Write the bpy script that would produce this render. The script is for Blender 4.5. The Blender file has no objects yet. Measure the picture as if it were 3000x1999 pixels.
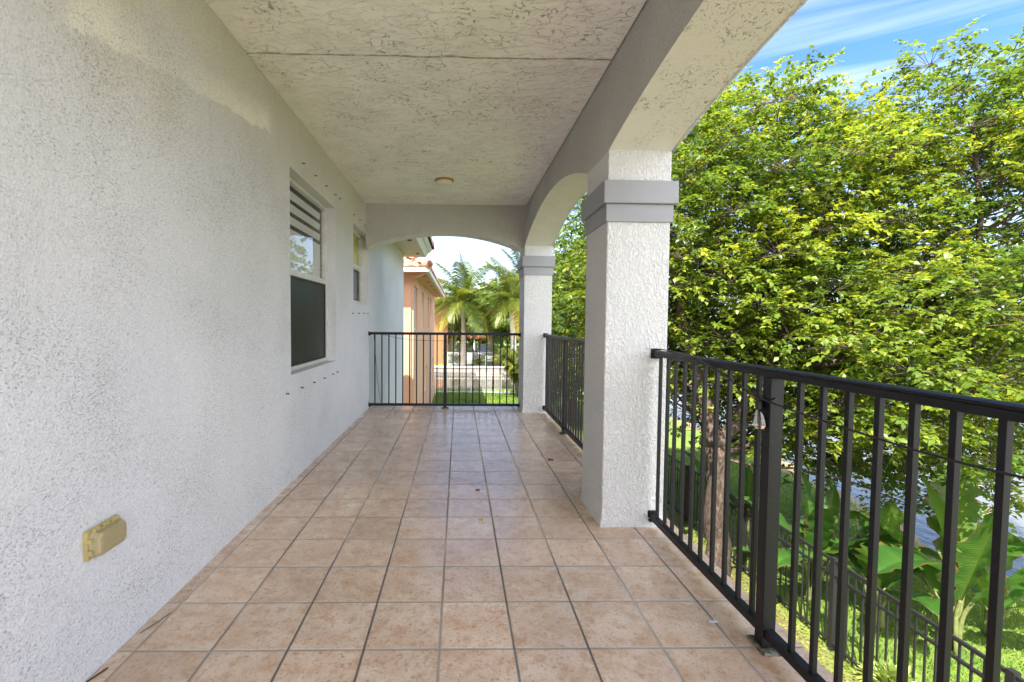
import bpy, math, random
import numpy as np
from mathutils import Vector, Matrix
random.seed(7); rng = np.random.default_rng(11)
R = math.radians
S = bpy.context.scene
COL = S.collection

# ---------------------------------------------------------------- camera
EYE = (0.0, 0.0, 1.245)
PITCH, YAW, ROLL = 0.0393, 0.0191, 0.0078
cp, sp, cyw, syw, cr, sr = (math.cos(PITCH), math.sin(PITCH), math.cos(YAW), math.sin(YAW),
                            math.cos(ROLL), math.sin(ROLL))
row_x = Vector((cyw, -syw, 0)); row_y1 = Vector((syw, cyw, 0)); zz = Vector((0, 0, 1))
row_y = row_y1 * cp - zz * sp
row_z = row_y1 * sp + zz * cp
right = row_x * cr + row_z * sr
up = row_z * cr - row_x * sr
back = -row_y
cam = bpy.data.cameras.new('camera'); camo = bpy.data.objects.new('camera', cam); COL.objects.link(camo)
camo.matrix_world = Matrix(((right.x, up.x, back.x, EYE[0]), (right.y, up.y, back.y, EYE[1]),
                            (right.z, up.z, back.z, EYE[2]), (0, 0, 0, 1)))
cam.sensor_width = 36.0; cam.lens = 36.0 * 1024.94 / 2353
cam.shift_x = 0.0437; cam.shift_y = -0.0025
cam.clip_start = 0.05; cam.clip_end = 2000
S.camera = camo

# ---------------------------------------------------------------- light
FILL_CLOUD = (6.9, 7.0, 7.25)
SUN_EL = R(56); SUN_DIR = Vector((-0.58, -0.81, 0)).normalized()
sun_vec = Vector((SUN_DIR.x * math.cos(SUN_EL), SUN_DIR.y * math.cos(SUN_EL), math.sin(SUN_EL)))
sl = bpy.data.lights.new('sun', 'SUN'); sl.energy = 4.4; sl.angle = R(0.5); sl.color = (1.0, 0.94, 0.84)
slo = bpy.data.objects.new('sun', sl); COL.objects.link(slo)
slo.rotation_euler = sun_vec.to_track_quat('Z', 'Y').to_euler()
W = bpy.data.worlds.new('World'); S.world = W; W.use_nodes = True
wn = W.node_tree.nodes; wl = W.node_tree.links
bg = wn['Background']; bg.inputs['Strength'].default_value = 0.15
sky = wn.new('ShaderNodeTexSky'); sky.sky_type = 'NISHITA'; sky.sun_disc = False
sky.sun_elevation = SUN_EL; sky.sun_rotation = math.atan2(SUN_DIR.x, SUN_DIR.y)
sky.air_density = 1.0; sky.dust_density = 0.6; sky.ozone_density = 1.6
# thin cirrus streaks, laid out on the direction of the sky dome
tc = wn.new('ShaderNodeTexCoord'); sep = wn.new('ShaderNodeSeparateXYZ'); wl.new(tc.outputs['Generated'], sep.inputs[0])
mx = wn.new('ShaderNodeMath'); mx.operation = 'MAXIMUM'; mx.inputs[1].default_value = 0.06; wl.new(sep.outputs['Z'], mx.inputs[0])
dx = wn.new('ShaderNodeMath'); dx.operation = 'DIVIDE'; wl.new(sep.outputs['X'], dx.inputs[0]); wl.new(mx.outputs[0], dx.inputs[1])
dy = wn.new('ShaderNodeMath'); dy.operation = 'DIVIDE'; wl.new(sep.outputs['Y'], dy.inputs[0]); wl.new(mx.outputs[0], dy.inputs[1])
cmb = wn.new('ShaderNodeCombineXYZ'); wl.new(dx.outputs[0], cmb.inputs[0]); wl.new(dy.outputs[0], cmb.inputs[1])
mp = wn.new('ShaderNodeMapping'); mp.inputs['Scale'].default_value = (0.42, 2.6, 1)
mp.inputs['Location'].default_value = (0.35, 0.1, 0)
mr = wn.new('ShaderNodeMapping'); mr.inputs['Rotation'].default_value = (0, 0, R(29)); wl.new(cmb.outputs[0], mr.inputs[0]); wl.new(mr.outputs[0], mp.inputs[0])
nz = wn.new('ShaderNodeTexNoise'); nz.inputs['Scale'].default_value = 1.3; nz.inputs['Detail'].default_value = 6; nz.inputs['Distortion'].default_value = 0.5
wl.new(mp.outputs[0], nz.inputs['Vector'])
rp = wn.new('ShaderNodeValToRGB'); rp.color_ramp.elements[0].position = 0.47; rp.color_ramp.elements[1].position = 0.78
wl.new(nz.outputs['Fac'], rp.inputs[0])
def wmath(op, a_, b_=None, c_=None):
    n = wn.new('ShaderNodeMath'); n.operation = op
    for i, v in enumerate((a_, b_, c_)):
        if v is None: continue
        if isinstance(v, (int, float)): n.inputs[i].default_value = v
        else: wl.new(v, n.inputs[i])
    return n.outputs[0]
def wcol(fac, a_, b_, blend='MIX'):
    n = wn.new('ShaderNodeMix'); n.data_type = 'RGBA'; n.blend_type = blend
    for k, v in (('Factor', fac), ('A', a_), ('B', b_)):
        if isinstance(v, (int, float)): n.inputs[k].default_value = v
        elif isinstance(v, tuple): n.inputs[k].default_value = (*v, 1)
        else: wl.new(v, n.inputs[k])
    return n.outputs['Result']
blue = wcol(1.0, sky.outputs[0], (0.34, 0.50, 0.72), 'MULTIPLY')
cirrus = wmath('MULTIPLY', rp.outputs[0], 0.62)
skyc = wcol(cirrus, blue, (2.9, 3.1, 3.3))
hz = wn.new('ShaderNodeValToRGB'); hz.color_ramp.elements[0].position = 0.0; hz.color_ramp.elements[0].color = (0.75, 0.75, 0.75, 1)
hz.color_ramp.elements[1].position = 0.42; hz.color_ramp.elements[1].color = (0, 0, 0, 1); hz.color_ramp.interpolation = 'EASE'; wl.new(sep.outputs['Z'], hz.inputs[0])
skyc = wcol(hz.outputs[0], skyc, (2.7, 3.05, 3.4))
# unseen white cloud bank behind the viewer, added to brighten the balcony inside
cn = wn.new('ShaderNodeTexNoise'); cn.inputs['Scale'].default_value = 2.2; cn.inputs['Detail'].default_value = 7; cn.inputs['Roughness'].default_value = 0.55
wl.new(tc.outputs['Generated'], cn.inputs['Vector'])
cover = wmath('ADD', wmath('MULTIPLY', sep.outputs['Y'], -0.5), wmath('MULTIPLY', wmath('SUBTRACT', cn.outputs['Fac'], 0.5), 0.9))
rc = wn.new('ShaderNodeValToRGB'); rc.color_ramp.elements[0].position = 0.02; rc.color_ramp.elements[1].position = 0.20; wl.new(cover, rc.inputs[0])
skyc = wcol(rc.outputs[0], skyc, FILL_CLOUD)
wl.new(skyc, bg.inputs['Color'])
S.view_settings.view_transform = 'Standard'; S.view_settings.look = 'None'
S.view_settings.exposure = 1.95; S.view_settings.gamma = 1.0
S.cycles.max_bounces = 10; S.cycles.diffuse_bounces = 6; S.cycles.glossy_bounces = 4
S.cycles.transmission_bounces = 6; S.cycles.transparent_max_bounces = 8
S.cycles.caustics_reflective = True; S.cycles.blur_glossy = 1.0; S.cycles.sample_clamp_indirect = 6.0; S.cycles.caustics_refractive = False

# ---------------------------------------------------------------- materials
MATS = {}
class NT:
    """small helper round a node tree"""
    def __init__(s, name):
        s.m = bpy.data.materials.new(name); s.m.use_nodes = True
        s.t = s.m.node_tree; s.n = s.t.nodes; s.l = s.t.links
        s.p = s.n['Principled BSDF']; s.out = s.n['Material Output']
        s.geo = s.n.new('ShaderNodeNewGeometry')
        MATS[name] = s.m
    def pos(s, scale=(1, 1, 1), rot=(0, 0, 0)):
        m = s.n.new('ShaderNodeMapping'); m.inputs['Scale'].default_value = scale; m.inputs['Rotation'].default_value = rot
        s.l.new(s.geo.outputs['Position'], m.inputs[0]); return m.outputs[0]
    def noise(s, vec, scale, detail=4, rough=0.55, dist=0.0):
        n = s.n.new('ShaderNodeTexNoise'); n.inputs['Scale'].default_value = scale; n.inputs['Detail'].default_value = detail
        n.inputs['Roughness'].default_value = rough; n.inputs['Distortion'].default_value = dist
        s.l.new(vec, n.inputs['Vector']); return n.outputs['Fac']
    def vor(s, vec, scale, feat='F1'):
        n = s.n.new('ShaderNodeTexVoronoi'); n.feature = feat; n.inputs['Scale'].default_value = scale
        s.l.new(vec, n.inputs['Vector']); return n.outputs['Distance']
    def ramp(s, fac, stops, interp='LINEAR'):
        r = s.n.new('ShaderNodeValToRGB'); cr_ = r.color_ramp; cr_.interpolation = interp
        while len(cr_.elements) < len(stops): cr_.elements.new(0.5)
        for e, (p_, c) in zip(cr_.elements, stops):
            e.position = p_; e.color = (c, c, c, 1) if isinstance(c, (int, float)) else (*c, 1)
        s.l.new(fac, r.inputs[0]); return r.outputs[0]
    def math(s, op, a, b=None, clamp=False):
        n = s.n.new('ShaderNodeMath'); n.operation = op; n.use_clamp = clamp
        for i, v in enumerate((a, b)):
            if v is None: continue
            if isinstance(v, (int, float)): n.inputs[i].default_value = v
            else: s.l.new(v, n.inputs[i])
        return n.outputs[0]
    def mix(s, fac, a, b):
        n = s.n.new('ShaderNodeMix'); n.data_type = 'RGBA'
        for k, v in (('Factor', fac), ('A', a), ('B', b)):
            if isinstance(v, (int, float)): n.inputs[k].default_value = v
            elif isinstance(v, tuple): n.inputs[k].default_value = (*v, 1)
            else: s.l.new(v, n.inputs[k])
        return n.outputs['Result']
    def sepxyz(s, vec=None):
        n = s.n.new('ShaderNodeSeparateXYZ'); s.l.new(vec or s.geo.outputs['Position'], n.inputs[0]); return n.outputs
    def col(s, c):
        if isinstance(c, tuple): s.p.inputs['Base Color'].default_value = (*c, 1)
        else: s.l.new(c, s.p.inputs['Base Color'])
    def rough(s, r):
        if isinstance(r, (int, float)): s.p.inputs['Roughness'].default_value = r
        else: s.l.new(r, s.p.inputs['Roughness'])
    def bump(s, h, dist, strength=1.0):
        b = s.n.new('ShaderNodeBump'); b.inputs['Distance'].default_value = dist; b.inputs['Strength'].default_value = strength
        s.l.new(h, b.inputs['Height']); s.l.new(b.outputs[0], s.p.inputs['Normal'])

def simple(name, c, rough=0.6, var=0.0, scale=8, metallic=0.0, bump=0.0, bscale=200):
    t = NT(name)
    if var:
        v = t.noise(t.pos(), scale, 5)
        t.col(t.mix(t.ramp(v, [(0.3, 0.0), (0.7, 1.0)]), tuple(x * (1 - var) for x in c), tuple(min(1, x * (1 + var)) for x in c)))
    else: t.col(c)
    t.rough(rough); t.p.inputs['Metallic'].default_value = metallic
    if bump: t.bump(t.noise(t.pos(), bscale, 3), bump)
    return t.m

# long wall: fine sand stucco with dark pits, yellow-olive towards the top
t = NT('wall_stucco'); P = t.pos()
xyz = t.sepxyz()
big = t.noise(P, 1.2, 5); fine = t.noise(P, 130, 4, 0.6)
pit = t.noise(t.pos((1, 0.55, 1), (R(35), 0, 0)), 230, 2, 0.5, 0.8)
pitm = t.noise(P, 2.2, 3)
thr = t.math('SUBTRACT', pit, t.math('MULTIPLY', t.math('SUBTRACT', 0.5, pitm), 0.24))
pits = t.ramp(thr, [(0.615, 0.0), (0.675, 1.0)])
base = t.mix(t.ramp(big, [(0.3, 0.0), (0.7, 1.0)]), (0.66, 0.675, 0.715), (0.73, 0.74, 0.775))
zup = t.ramp(t.math('ADD', t.math('MULTIPLY', xyz[2], 0.36), t.math('MULTIPLY', t.math('SUBTRACT', t.noise(P, 1.6, 4), 0.5), 0.5)), [(0.70, 0.0), (0.98, 1.0)])
base = t.mix(t.math('MULTIPLY', zup, 0.65), base, (0.62, 0.575, 0.42))
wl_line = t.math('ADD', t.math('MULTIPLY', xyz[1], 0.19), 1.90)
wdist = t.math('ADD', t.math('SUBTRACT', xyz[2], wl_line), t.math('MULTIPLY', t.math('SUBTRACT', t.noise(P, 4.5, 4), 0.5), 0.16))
light_patch = t.math('MULTIPLY', t.ramp(wdist, [(0.0, 0.0), (0.018, 1.0), (0.06, 1.0), (0.20, 0.0)]), t.ramp(t.math('MULTIPLY', xyz[1], 0.3), [(0.44, 0.0), (0.46, 1.0), (0.53, 0.7), (0.60, 0.22), (0.67, 0.6), (0.80, 1.0), (0.905, 1.0), (0.93, 0.0)]))
base = t.mix(t.math('MULTIPLY', light_patch, 0.9), base, (0.88, 0.86, 0.78))  # patch of reflected light painted into the wall colour as a paler strip
drip = t.noise(t.pos((1, 5, 0.35)), 2.2, 5)
base = t.mix(t.math('MULTIPLY', t.ramp(drip, [(0.56, 0.0), (0.8, 1.0)]), t.ramp(xyz[1], [(0.2, 0.02), (1.0, 0.12)])), base, (0.42, 0.42, 0.38))
grain = t.ramp(t.noise(P, 150, 3, 0.6), [(0.36, 0.86), (0.60, 1.03)])
gm = t.n.new('ShaderNodeMix'); gm.data_type = 'RGBA'; gm.blend_type = 'MULTIPLY'; gm.inputs['Factor'].default_value = 1.0
t.l.new(base, gm.inputs['A']); t.l.new(grain, gm.inputs['B'])
t.col(t.mix(t.math('MULTIPLY', t.math('MULTIPLY', pits, t.ramp(t.noise(P, 1.1, 3), [(0.35, 0.45), (0.6, 1.0)])), 0.54), gm.outputs['Result'], (0.17, 0.16, 0.14))); t.rough(0.9)
t.bump(t.math('SUBTRACT', t.math('ADD', fine, t.math('MULTIPLY', t.noise(P, 60, 3), 0.7)), t.math('MULTIPLY', pits, 0.5)), 0.0028)

# coarse knock-down stucco of columns and beams
def coarse(name, c1, c2, dist, sc, dirt=0.3):
    t = NT(name); P = t.pos()
    n1 = t.noise(t.pos((1, 1, 0.6)), sc, 3, 0.5, 0.9)
    ridge = t.ramp(n1, [(0.42, 0.0), (0.60, 1.0)])
    fine = t.noise(P, 120, 3)
    n2 = t.noise(P, 2.0, 5)
    b = t.mix(t.ramp(n2, [(0.3, 0.0), (0.7, 1.0)]), c1, c2)
    valley = t.ramp(n1, [(0.30, 1.0), (0.42, 0.0)])
    b = t.mix(t.math('MULTIPLY', valley, dirt), b, tuple(x * 0.45 for x in c1))
    t.col(b); t.rough(0.9)
    t.bump(t.math('ADD', ridge, t.math('MULTIPLY', fine, 0.25)), dist)
    return t.m
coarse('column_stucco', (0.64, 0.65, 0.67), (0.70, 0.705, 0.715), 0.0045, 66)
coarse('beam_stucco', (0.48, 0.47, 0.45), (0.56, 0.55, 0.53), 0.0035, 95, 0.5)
simple('band_paint', (0.285, 0.295, 0.325), 0.65, 0.08, 3, bump=0.0006)

# ceiling: cream knock-down finish with dark crack-like marks and a board joint
t = NT('ceiling_plaster'); P = t.pos(); xyz = t.sepxyz()
wob = t.noise(P, 7, 4)
w = t.n.new('ShaderNodeVectorMath'); w.operation = 'ADD'
wn3 = t.n.new('ShaderNodeTexNoise'); wn3.inputs['Scale'].default_value = 9; wn3.inputs['Detail'].default_value = 4; t.l.new(P, wn3.inputs['Vector'])
sc3 = t.n.new('ShaderNodeVectorMath'); sc3.operation = 'SCALE'; sc3.inputs['Scale'].default_value = 0.16; t.l.new(wn3.outputs['Color'], sc3.inputs[0])
t.l.new(t.pos((1, 1.7, 1)), w.inputs[0]); t.l.new(sc3.outputs[0], w.inputs[1])
crk = t.vor(w.outputs[0], 13, 'DISTANCE_TO_EDGE')
line = t.ramp(crk, [(0.012, 1.0), (0.05, 0.0)])
msk = t.math('MULTIPLY', t.ramp(t.noise(t.pos((1, 1.3, 1)), 6.5, 5, 0.7), [(0.47, 0.0), (0.57, 1.0)]), t.ramp(t.noise(P, 1.4, 3), [(0.34, 0.3), (0.54, 1.0)]))
msk2 = t.ramp(t.noise(P, 34, 3), [(0.42, 0.0), (0.56, 1.0)])
marks = t.math('MULTIPLY', t.math('MULTIPLY', line, msk), msk2)
ysh = t.math('ADD', xyz[1], t.math('MULTIPLY', t.math('SUBTRACT', t.noise(P, 5, 4), 0.5), 0.05))
jd = t.math('ABSOLUTE', t.math('SUBTRACT', ysh, 2.735))
joint = t.math('MULTIPLY', t.ramp(jd, [(0.004, 1.0), (0.012, 0.0)]), t.ramp(t.noise(P, 11, 4), [(0.38, 0.35), (0.55, 1.0)]))
n2 = t.noise(P, 1.1, 5)
b = t.mix(t.ramp(n2, [(0.3, 0.0), (0.7, 1.0)]), (0.88, 0.86, 0.79), (0.93, 0.92, 0.87))
b = t.mix(t.math('MULTIPLY', t.ramp(t.noise(P, 2.7, 6, 0.65), [(0.44, 0.0), (0.70, 1.0)]), 0.28), b, (0.52, 0.51, 0.43))
alld = t.math('MAXIMUM', marks, joint)
t.col(t.mix(t.math('MULTIPLY', alld, 0.80), b, (0.20, 0.18, 0.14))); t.rough(0.85)
t.bump(t.math('SUBTRACT', t.math('ADD', t.math('MULTIPLY', t.noise(P, 40, 3), 0.4), t.math('MULTIPLY', t.ramp(t.noise(t.pos((1, 2, 1)), 9, 5, 0.6), [(0.46, 0.0), (0.54, 1.0)]), 0.8)), alld), 0.006)

# soffit of the arches
t = NT('soffit_plaster'); P = t.pos()
mk = t.ramp(t.noise(t.pos((1, 1, 1), (0.4, 0.3, 0.8)), 70, 3, 0.6, 1.0), [(0.58, 0.0), (0.66, 1.0)])
mk = t.math('MULTIPLY', mk, t.ramp(t.noise(P, 6, 3), [(0.42, 0.0), (0.58, 1.0)]))
t.col(t.mix(t.math('MULTIPLY', mk, 0.7), (0.74, 0.72, 0.66), (0.18, 0.17, 0.15))); t.rough(0.9)
t.bump(t.math('SUBTRACT', t.noise(P, 60, 3), mk), 0.003)

# floor tiles: 0.285 m terracotta-beige, grout grid
t = NT('floor_tile'); xyz = t.sepxyz(); P = t.pos()
T0 = 0.2852
gx = t.math('DIVIDE', t.math('ADD', xyz[0], 0.066 + 100 * T0), T0); gy = t.math('DIVIDE', t.math('SUBTRACT', xyz[1], 1.6468 - 100 * T0), T0)
def edge(g):
    fr = t.math('FRACT', g); return t.math('MULTIPLY', t.math('MINIMUM', fr, t.math('SUBTRACT', 1.0, fr)), T0)
wobn = t.math('MULTIPLY', t.math('SUBTRACT', t.noise(P, 40, 2), 0.5), 0.0012)
ex, ey = t.math('ADD', edge(gx), wobn), t.math('ADD', edge(gy), wobn)
ed = t.math('MINIMUM', ex, ey)
grout = t.ramp(ed, [(0.0034, 1.0), (0.0048, 0.0)])
idv = t.n.new('ShaderNodeCombineXYZ'); t.l.new(t.math('FLOOR', gx), idv.inputs[0]); t.l.new(t.math('FLOOR', gy), idv.inputs[1])
wh = t.n.new('ShaderNodeTexWhiteNoise'); t.l.new(idv.outputs[0], wh.inputs['Vector'])
off = t.n.new('ShaderNodeVectorMath'); off.operation = 'MULTIPLY_ADD'; off.inputs[1].default_value = (7, 7, 7)
t.l.new(wh.outputs['Color'], off.inputs[0]); t.l.new(P, off.inputs[2]); OP = off.outputs[0]
c_big = t.ramp(t.noise(OP, 7, 6, 0.6), [(0.36, 0.0), (0.66, 1.0)])
c_med = t.ramp(t.noise(OP, 19, 6, 0.72), [(0.48, 0.0), (0.64, 1.0)])
c_spk = t.ramp(t.noise(OP, 75, 5, 0.7), [(0.54, 0.0), (0.66, 1.0)])
c = t.mix(c_big, (0.60, 0.43, 0.315), (0.72, 0.585, 0.475))
c = t.mix(t.math('MULTIPLY', c_med, 0.60), c, (0.46, 0.25, 0.12))
c = t.mix(t.math('MULTIPLY', c_spk, 0.65), c, (0.25, 0.13, 0.07))
c = t.mix(t.math('MULTIPLY', t.ramp(t.noise(P, 0.9, 4), [(0.35, 1.0), (0.6, 0.0)]), 0.28), c, (0.33, 0.25, 0.19))
hv = t.n.new('ShaderNodeHueSaturation'); t.l.new(c, hv.inputs['Color']); t.l.new(t.math('ADD', t.math('MULTIPLY', wh.outputs['Value'], 0.16), 0.92), hv.inputs['Value'])
gdark = t.ramp(t.noise(P, 1.6, 4), [(0.40, 1.0), (0.62, 0.0)])
xdark = t.ramp(ex, [(0.0048, 1.0), (0.0052, 0.0)])
gd = t.math('MAXIMUM', t.math('MULTIPLY', gdark, 0.4), t.math('MULTIPLY', xdark, t.ramp(t.noise(t.pos((1.6, .35, 1)), 1.3, 3), [(0.42, 0.1), (0.52, 1.0)])))
gc = t.mix(gd, (0.42, 0.39, 0.355), (0.055, 0.05, 0.05))
t.col(t.mix(grout, hv.outputs['Color'], gc))
t.rough(t.math('ADD', t.math('MULTIPLY', t.noise(P, 5, 4), 0.22), t.math('ADD', 0.15, t.math('MULTIPLY', grout, 0.4))))
t.p.inputs['Specular IOR Level'].default_value = 0.5
t.bump(t.math('SUBTRACT', t.math('MULTIPLY', t.noise(P, 30, 3), 0.12), grout), 0.0025)

t = NT('slab_concrete'); P = t.pos()
t.col(t.mix(t.noise(P, 6, 5), (0.40, 0.38, 0.35), (0.52, 0.50, 0.46))); t.rough(0.85); t.bump(t.noise(P, 80, 3), 0.001)
t = NT('rail_metal'); P = t.pos()
t.col(t.mix(t.ramp(t.noise(P, 55, 4), [(0.62, 0.0), (0.75, 1.0)]), (0.006, 0.006, 0.009), (0.018, 0.018, 0.023)))
t.rough(t.math('ADD', 0.33, t.math('MULTIPLY', t.noise(P, 12, 3), 0.2))); t.p.inputs['Specular IOR Level'].default_value = 0.35
t.bump(t.noise(P, 400, 2), 0.0003)
t = NT('weathered_plate'); P = t.pos()
t.col(t.mix(t.ramp(t.noise(P, 45, 4), [(0.42, 0.0), (0.58, 1.0)]), (0.03, 0.03, 0.03), (0.20, 0.19, 0.15))); t.rough(0.6)
simple('garden_fence_metal', (0.009, 0.009, 0.01), 0.6)
simple('white_metal', (0.72, 0.72, 0.73), 0.5, 0.05, 20)
simple('window_alu', (0.62, 0.62, 0.57), 0.45, 0.1, 14)
simple('dark_gasket', (0.03, 0.03, 0.03), 0.6)
simple('bolt_metal', (0.12, 0.11, 0.10), 0.5, metallic=0.6)
simple('yellowed_plastic', (0.42, 0.34, 0.14), 0.35, 0.12, 25)
t = NT('yellowed_clear_cover'); P = t.pos()
t.col(t.mix(t.noise(P, 14, 4), (0.40, 0.33, 0.15), (0.50, 0.44, 0.27))); t.rough(0.28)
t.p.inputs['Transmission Weight'].default_value = 0.25; t.p.inputs['Subsurface Weight'].default_value = 0.0
simple('lamp_white', (0.74, 0.68, 0.55), 0.4, 0.05, 20)
simple('rust_trim', (0.40, 0.20, 0.05), 0.7, 0.3, 60)
simple('rubber_black', (0.015, 0.015, 0.016), 0.5)
t = NT('bulb_glass'); t.col((1, 1, 1)); t.rough(0.02); t.p.inputs['Transmission Weight'].default_value = 1.0; t.p.inputs['IOR'].default_value = 1.45
t = NT('filament_holder'); t.col((0.75, 0.6, 0.35)); t.rough(0.4)
# window glass: clear pane with a strong mirror share
def pane(name, tint, refl):
    t = NT(name)
    tr = t.n.new('ShaderNodeBsdfTransparent'); tr.inputs[0].default_value = (*tint, 1)
    gl = t.n.new('ShaderNodeBsdfGlossy'); gl.inputs['Roughness'].default_value = 0.015; gl.inputs['Color'].default_value = (0.92, 0.95, 1.0, 1)
    lw = t.n.new('ShaderNodeLayerWeight'); lw.inputs['Blend'].default_value = 0.5
    F = t.math('ADD', refl, t.math('MULTIPLY', t.math('POWER', lw.outputs['Facing'], 4.0), 1.0 - refl))
    m = t.n.new('ShaderNodeMixShader'); t.l.new(F, m.inputs[0]); t.l.new(tr.outputs[0], m.inputs[1]); t.l.new(gl.outputs[0], m.inputs[2])
    t.l.new(m.outputs[0], t.out.inputs['Surface']); return t.m
pane('window_glass', (0.93, 0.94, 0.93), 0.05)
t = NT('insect_screen'); P = t.pos(); xyz = t.sepxyz()
wv = t.n.new('ShaderNodeTexWave'); wv.inputs['Scale'].default_value = 9; wv.inputs['Distortion'].default_value = 5; wv.inputs['Detail'].default_value = 1.5
t.l.new(t.pos((1, 1.0, 0.25)), wv.inputs['Vector'])
t.col(t.mix(t.math('MULTIPLY', wv.outputs['Fac'], 0.5), (0.007, 0.008, 0.007), (0.028, 0.03, 0.028))); t.rough(0.45)
simple('blind_white', (0.70, 0.70, 0.68), 0.6)
simple('reflection_yellow', (0.78, 0.76, 0.06), 0.6, 0.2, 5)
simple('room_dark', (0.04, 0.042, 0.04), 0.8)
simple('gutter_white', (0.70, 0.71, 0.66), 0.5, 0.08, 6)
simple('soffit_cream', (0.68, 0.60, 0.48), 0.8, 0.05, 4)
t = NT('roof_tile'); P = t.pos()
br = t.noise(P, 5.5, 4, 0.7)
c = t.ramp(br, [(0.30, (0.16, 0.05, 0.03)), (0.45, (0.36, 0.13, 0.07)), (0.55, (0.52, 0.30, 0.20)), (0.68, (0.62, 0.52, 0.42))])
t.col(t.mix(t.math('MULTIPLY', t.ramp(t.noise(P, 30, 4), [(0.55, 0.0), (0.7, 1.0)]), 0.5), c, (0.12, 0.09, 0.07))); t.rough(0.85)
t.bump(t.noise(P, 45, 3), 0.006)
t = NT('orange_stucco'); P = t.pos()
t.col(t.mix(t.ramp(t.noise(P, 0.8, 5), [(0.3, 0.0), (0.7, 1.0)]), (0.60, 0.35, 0.225), (0.68, 0.41, 0.27))); t.rough(0.9); t.bump(t.noise(P, 40, 3), 0.004)
t = NT('deep_orange_stucco'); P = t.pos()
t.col(t.mix(t.noise(P, 0.8, 5), (0.27, 0.135, 0.065), (0.31, 0.155, 0.075))); t.rough(0.9)
simple('beige_stucco', (0.60, 0.52, 0.40), 0.9, 0.06, 2)
simple('bronze_glass', (0.05, 0.05, 0.055), 0.12)
simple('tan_trim', (0.50, 0.36, 0.24), 0.7)
simple('terracotta_paint', (0.50, 0.17, 0.07), 0.8, 0.15, 6)
simple('white_paint', (0.76, 0.76, 0.76), 0.6, 0.04, 5)
simple('seawall_concrete', (0.24, 0.21, 0.195), 0.85, 0.2, 1.5)
simple('wood_brown', (0.11, 0.06, 0.035), 0.8, 0.3, 12)
simple('car_paint', (0.03, 0.04, 0.07), 0.2)
simple('car_glass', (0.02, 0.025, 0.03), 0.05)
simple('tyre', (0.02, 0.02, 0.02), 0.8)
simple('chrome', (0.6, 0.6, 0.6), 0.2, metallic=1.0)
simple('headlamp', (0.8, 0.8, 0.8), 0.1)
simple('dry_leaf', (0.13, 0.055, 0.025), 0.7, 0.3, 80)
simple('yellow_leaf', (0.42, 0.33, 0.05), 0.6, 0.2, 80)
simple('paint_chip', (0.55, 0.57, 0.60), 0.5)
simple('twig_dark', (0.05, 0.035, 0.02), 0.8)

t = NT('bark'); P = t.pos((1, 1, 0.35))
bn = t.noise(P, 22, 6, 0.7, 0.6)
c = t.ramp(bn, [(0.34, (0.03, 0.02, 0.014)), (0.5, (0.075, 0.05, 0.038)), (0.66, (0.17, 0.13, 0.105))])
t.col(c); t.rough(0.9); t.bump(bn, 0.03)
t = NT('palm_trunk'); xyz = t.sepxyz(); P = t.pos()
ring = t.math('FRACT', t.math('ADD', t.math('MULTIPLY', xyz[2], 5.0), t.math('MULTIPLY', t.noise(P, 6, 2), 0.3)))
c = t.mix(t.ramp(ring, [(0.0, 0.0), (0.2, 1.0)]), (0.14, 0.11, 0.09), (0.36, 0.31, 0.26))
t.col(t.mix(t.math('MULTIPLY', t.noise(P, 3, 4), 0.5), c, (0.2, 0.14, 0.1))); t.rough(0.9); t.bump(ring, 0.02)
simple('pale_palm_trunk', (0.48, 0.46, 0.44), 0.8, 0.12, 4)

def leafmat(name, dark, mid, light, tr=0.4, rough=0.42, tcol=None):
    t = NT(name)
    at = t.n.new('ShaderNodeAttribute'); at.attribute_name = 'tint'
    c = t.ramp(at.outputs['Fac'], [(0.0, dark), (0.55, mid), (1.0, light)])
    t.col(c); t.rough(rough); t.p.inputs['Specular IOR Level'].default_value = 0.45
    tl = t.n.new('ShaderNodeBsdfTranslucent')
    hs = t.n.new('ShaderNodeHueSaturation'); hs.inputs['Value'].default_value = 1.9; hs.inputs['Saturation'].default_value = 1.05; hs.inputs['Hue'].default_value = 0.485
    t.l.new(c, hs.inputs['Color']); t.l.new(hs.outputs[0], tl.inputs['Color'])
    m = t.n.new('ShaderNodeMixShader'); m.inputs[0].default_value = tr
    t.l.new(t.p.outputs[0], m.inputs[1]); t.l.new(tl.outputs[0], m.inputs[2]); t.l.new(m.outputs[0], t.out.inputs['Surface'])
    return t.m
leafmat('tree_leaf', (0.038, 0.083, 0.012), (0.120, 0.185, 0.020), (0.30, 0.32, 0.032), 0.45)
leafmat('far_leaf', (0.045, 0.085, 0.018), (0.10, 0.16, 0.025), (0.22, 0.26, 0.03), 0.4)
leafmat('palm_leaf', (0.045, 0.08, 0.012), (0.09, 0.125, 0.015), (0.26, 0.24, 0.02), 0.35, 0.4)
leafmat('old_palm_leaf', (0.20, 0.17, 0.02), (0.30, 0.25, 0.025), (0.38, 0.31, 0.04), 0.35, 0.5)
leafmat('grass_blade', (0.045, 0.10, 0.010), (0.09, 0.18, 0.016), (0.20, 0.27, 0.03), 0.35, 0.5)
leafmat('litter', (0.10, 0.045, 0.02), (0.13, 0.17, 0.03), (0.34, 0.30, 0.06), 0.2, 0.6)
leafmat('croton_leaf', (0.10, 0.17, 0.03), (0.22, 0.30, 0.06), (0.48, 0.48, 0.18), 0.3, 0.4)
t = NT('banana_leaf'); P = t.pos()
at = t.n.new('ShaderNodeAttribute'); at.attribute_name = 'tint'
wv = t.n.new('ShaderNodeTexNoise'); wv.noise_dimensions = '1D'; wv.inputs['Scale'].default_value = 60
at2 = t.n.new('ShaderNodeAttribute'); at2.attribute_name = 'along'; t.l.new(at2.outputs['Fac'], wv.inputs['W'])
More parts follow.
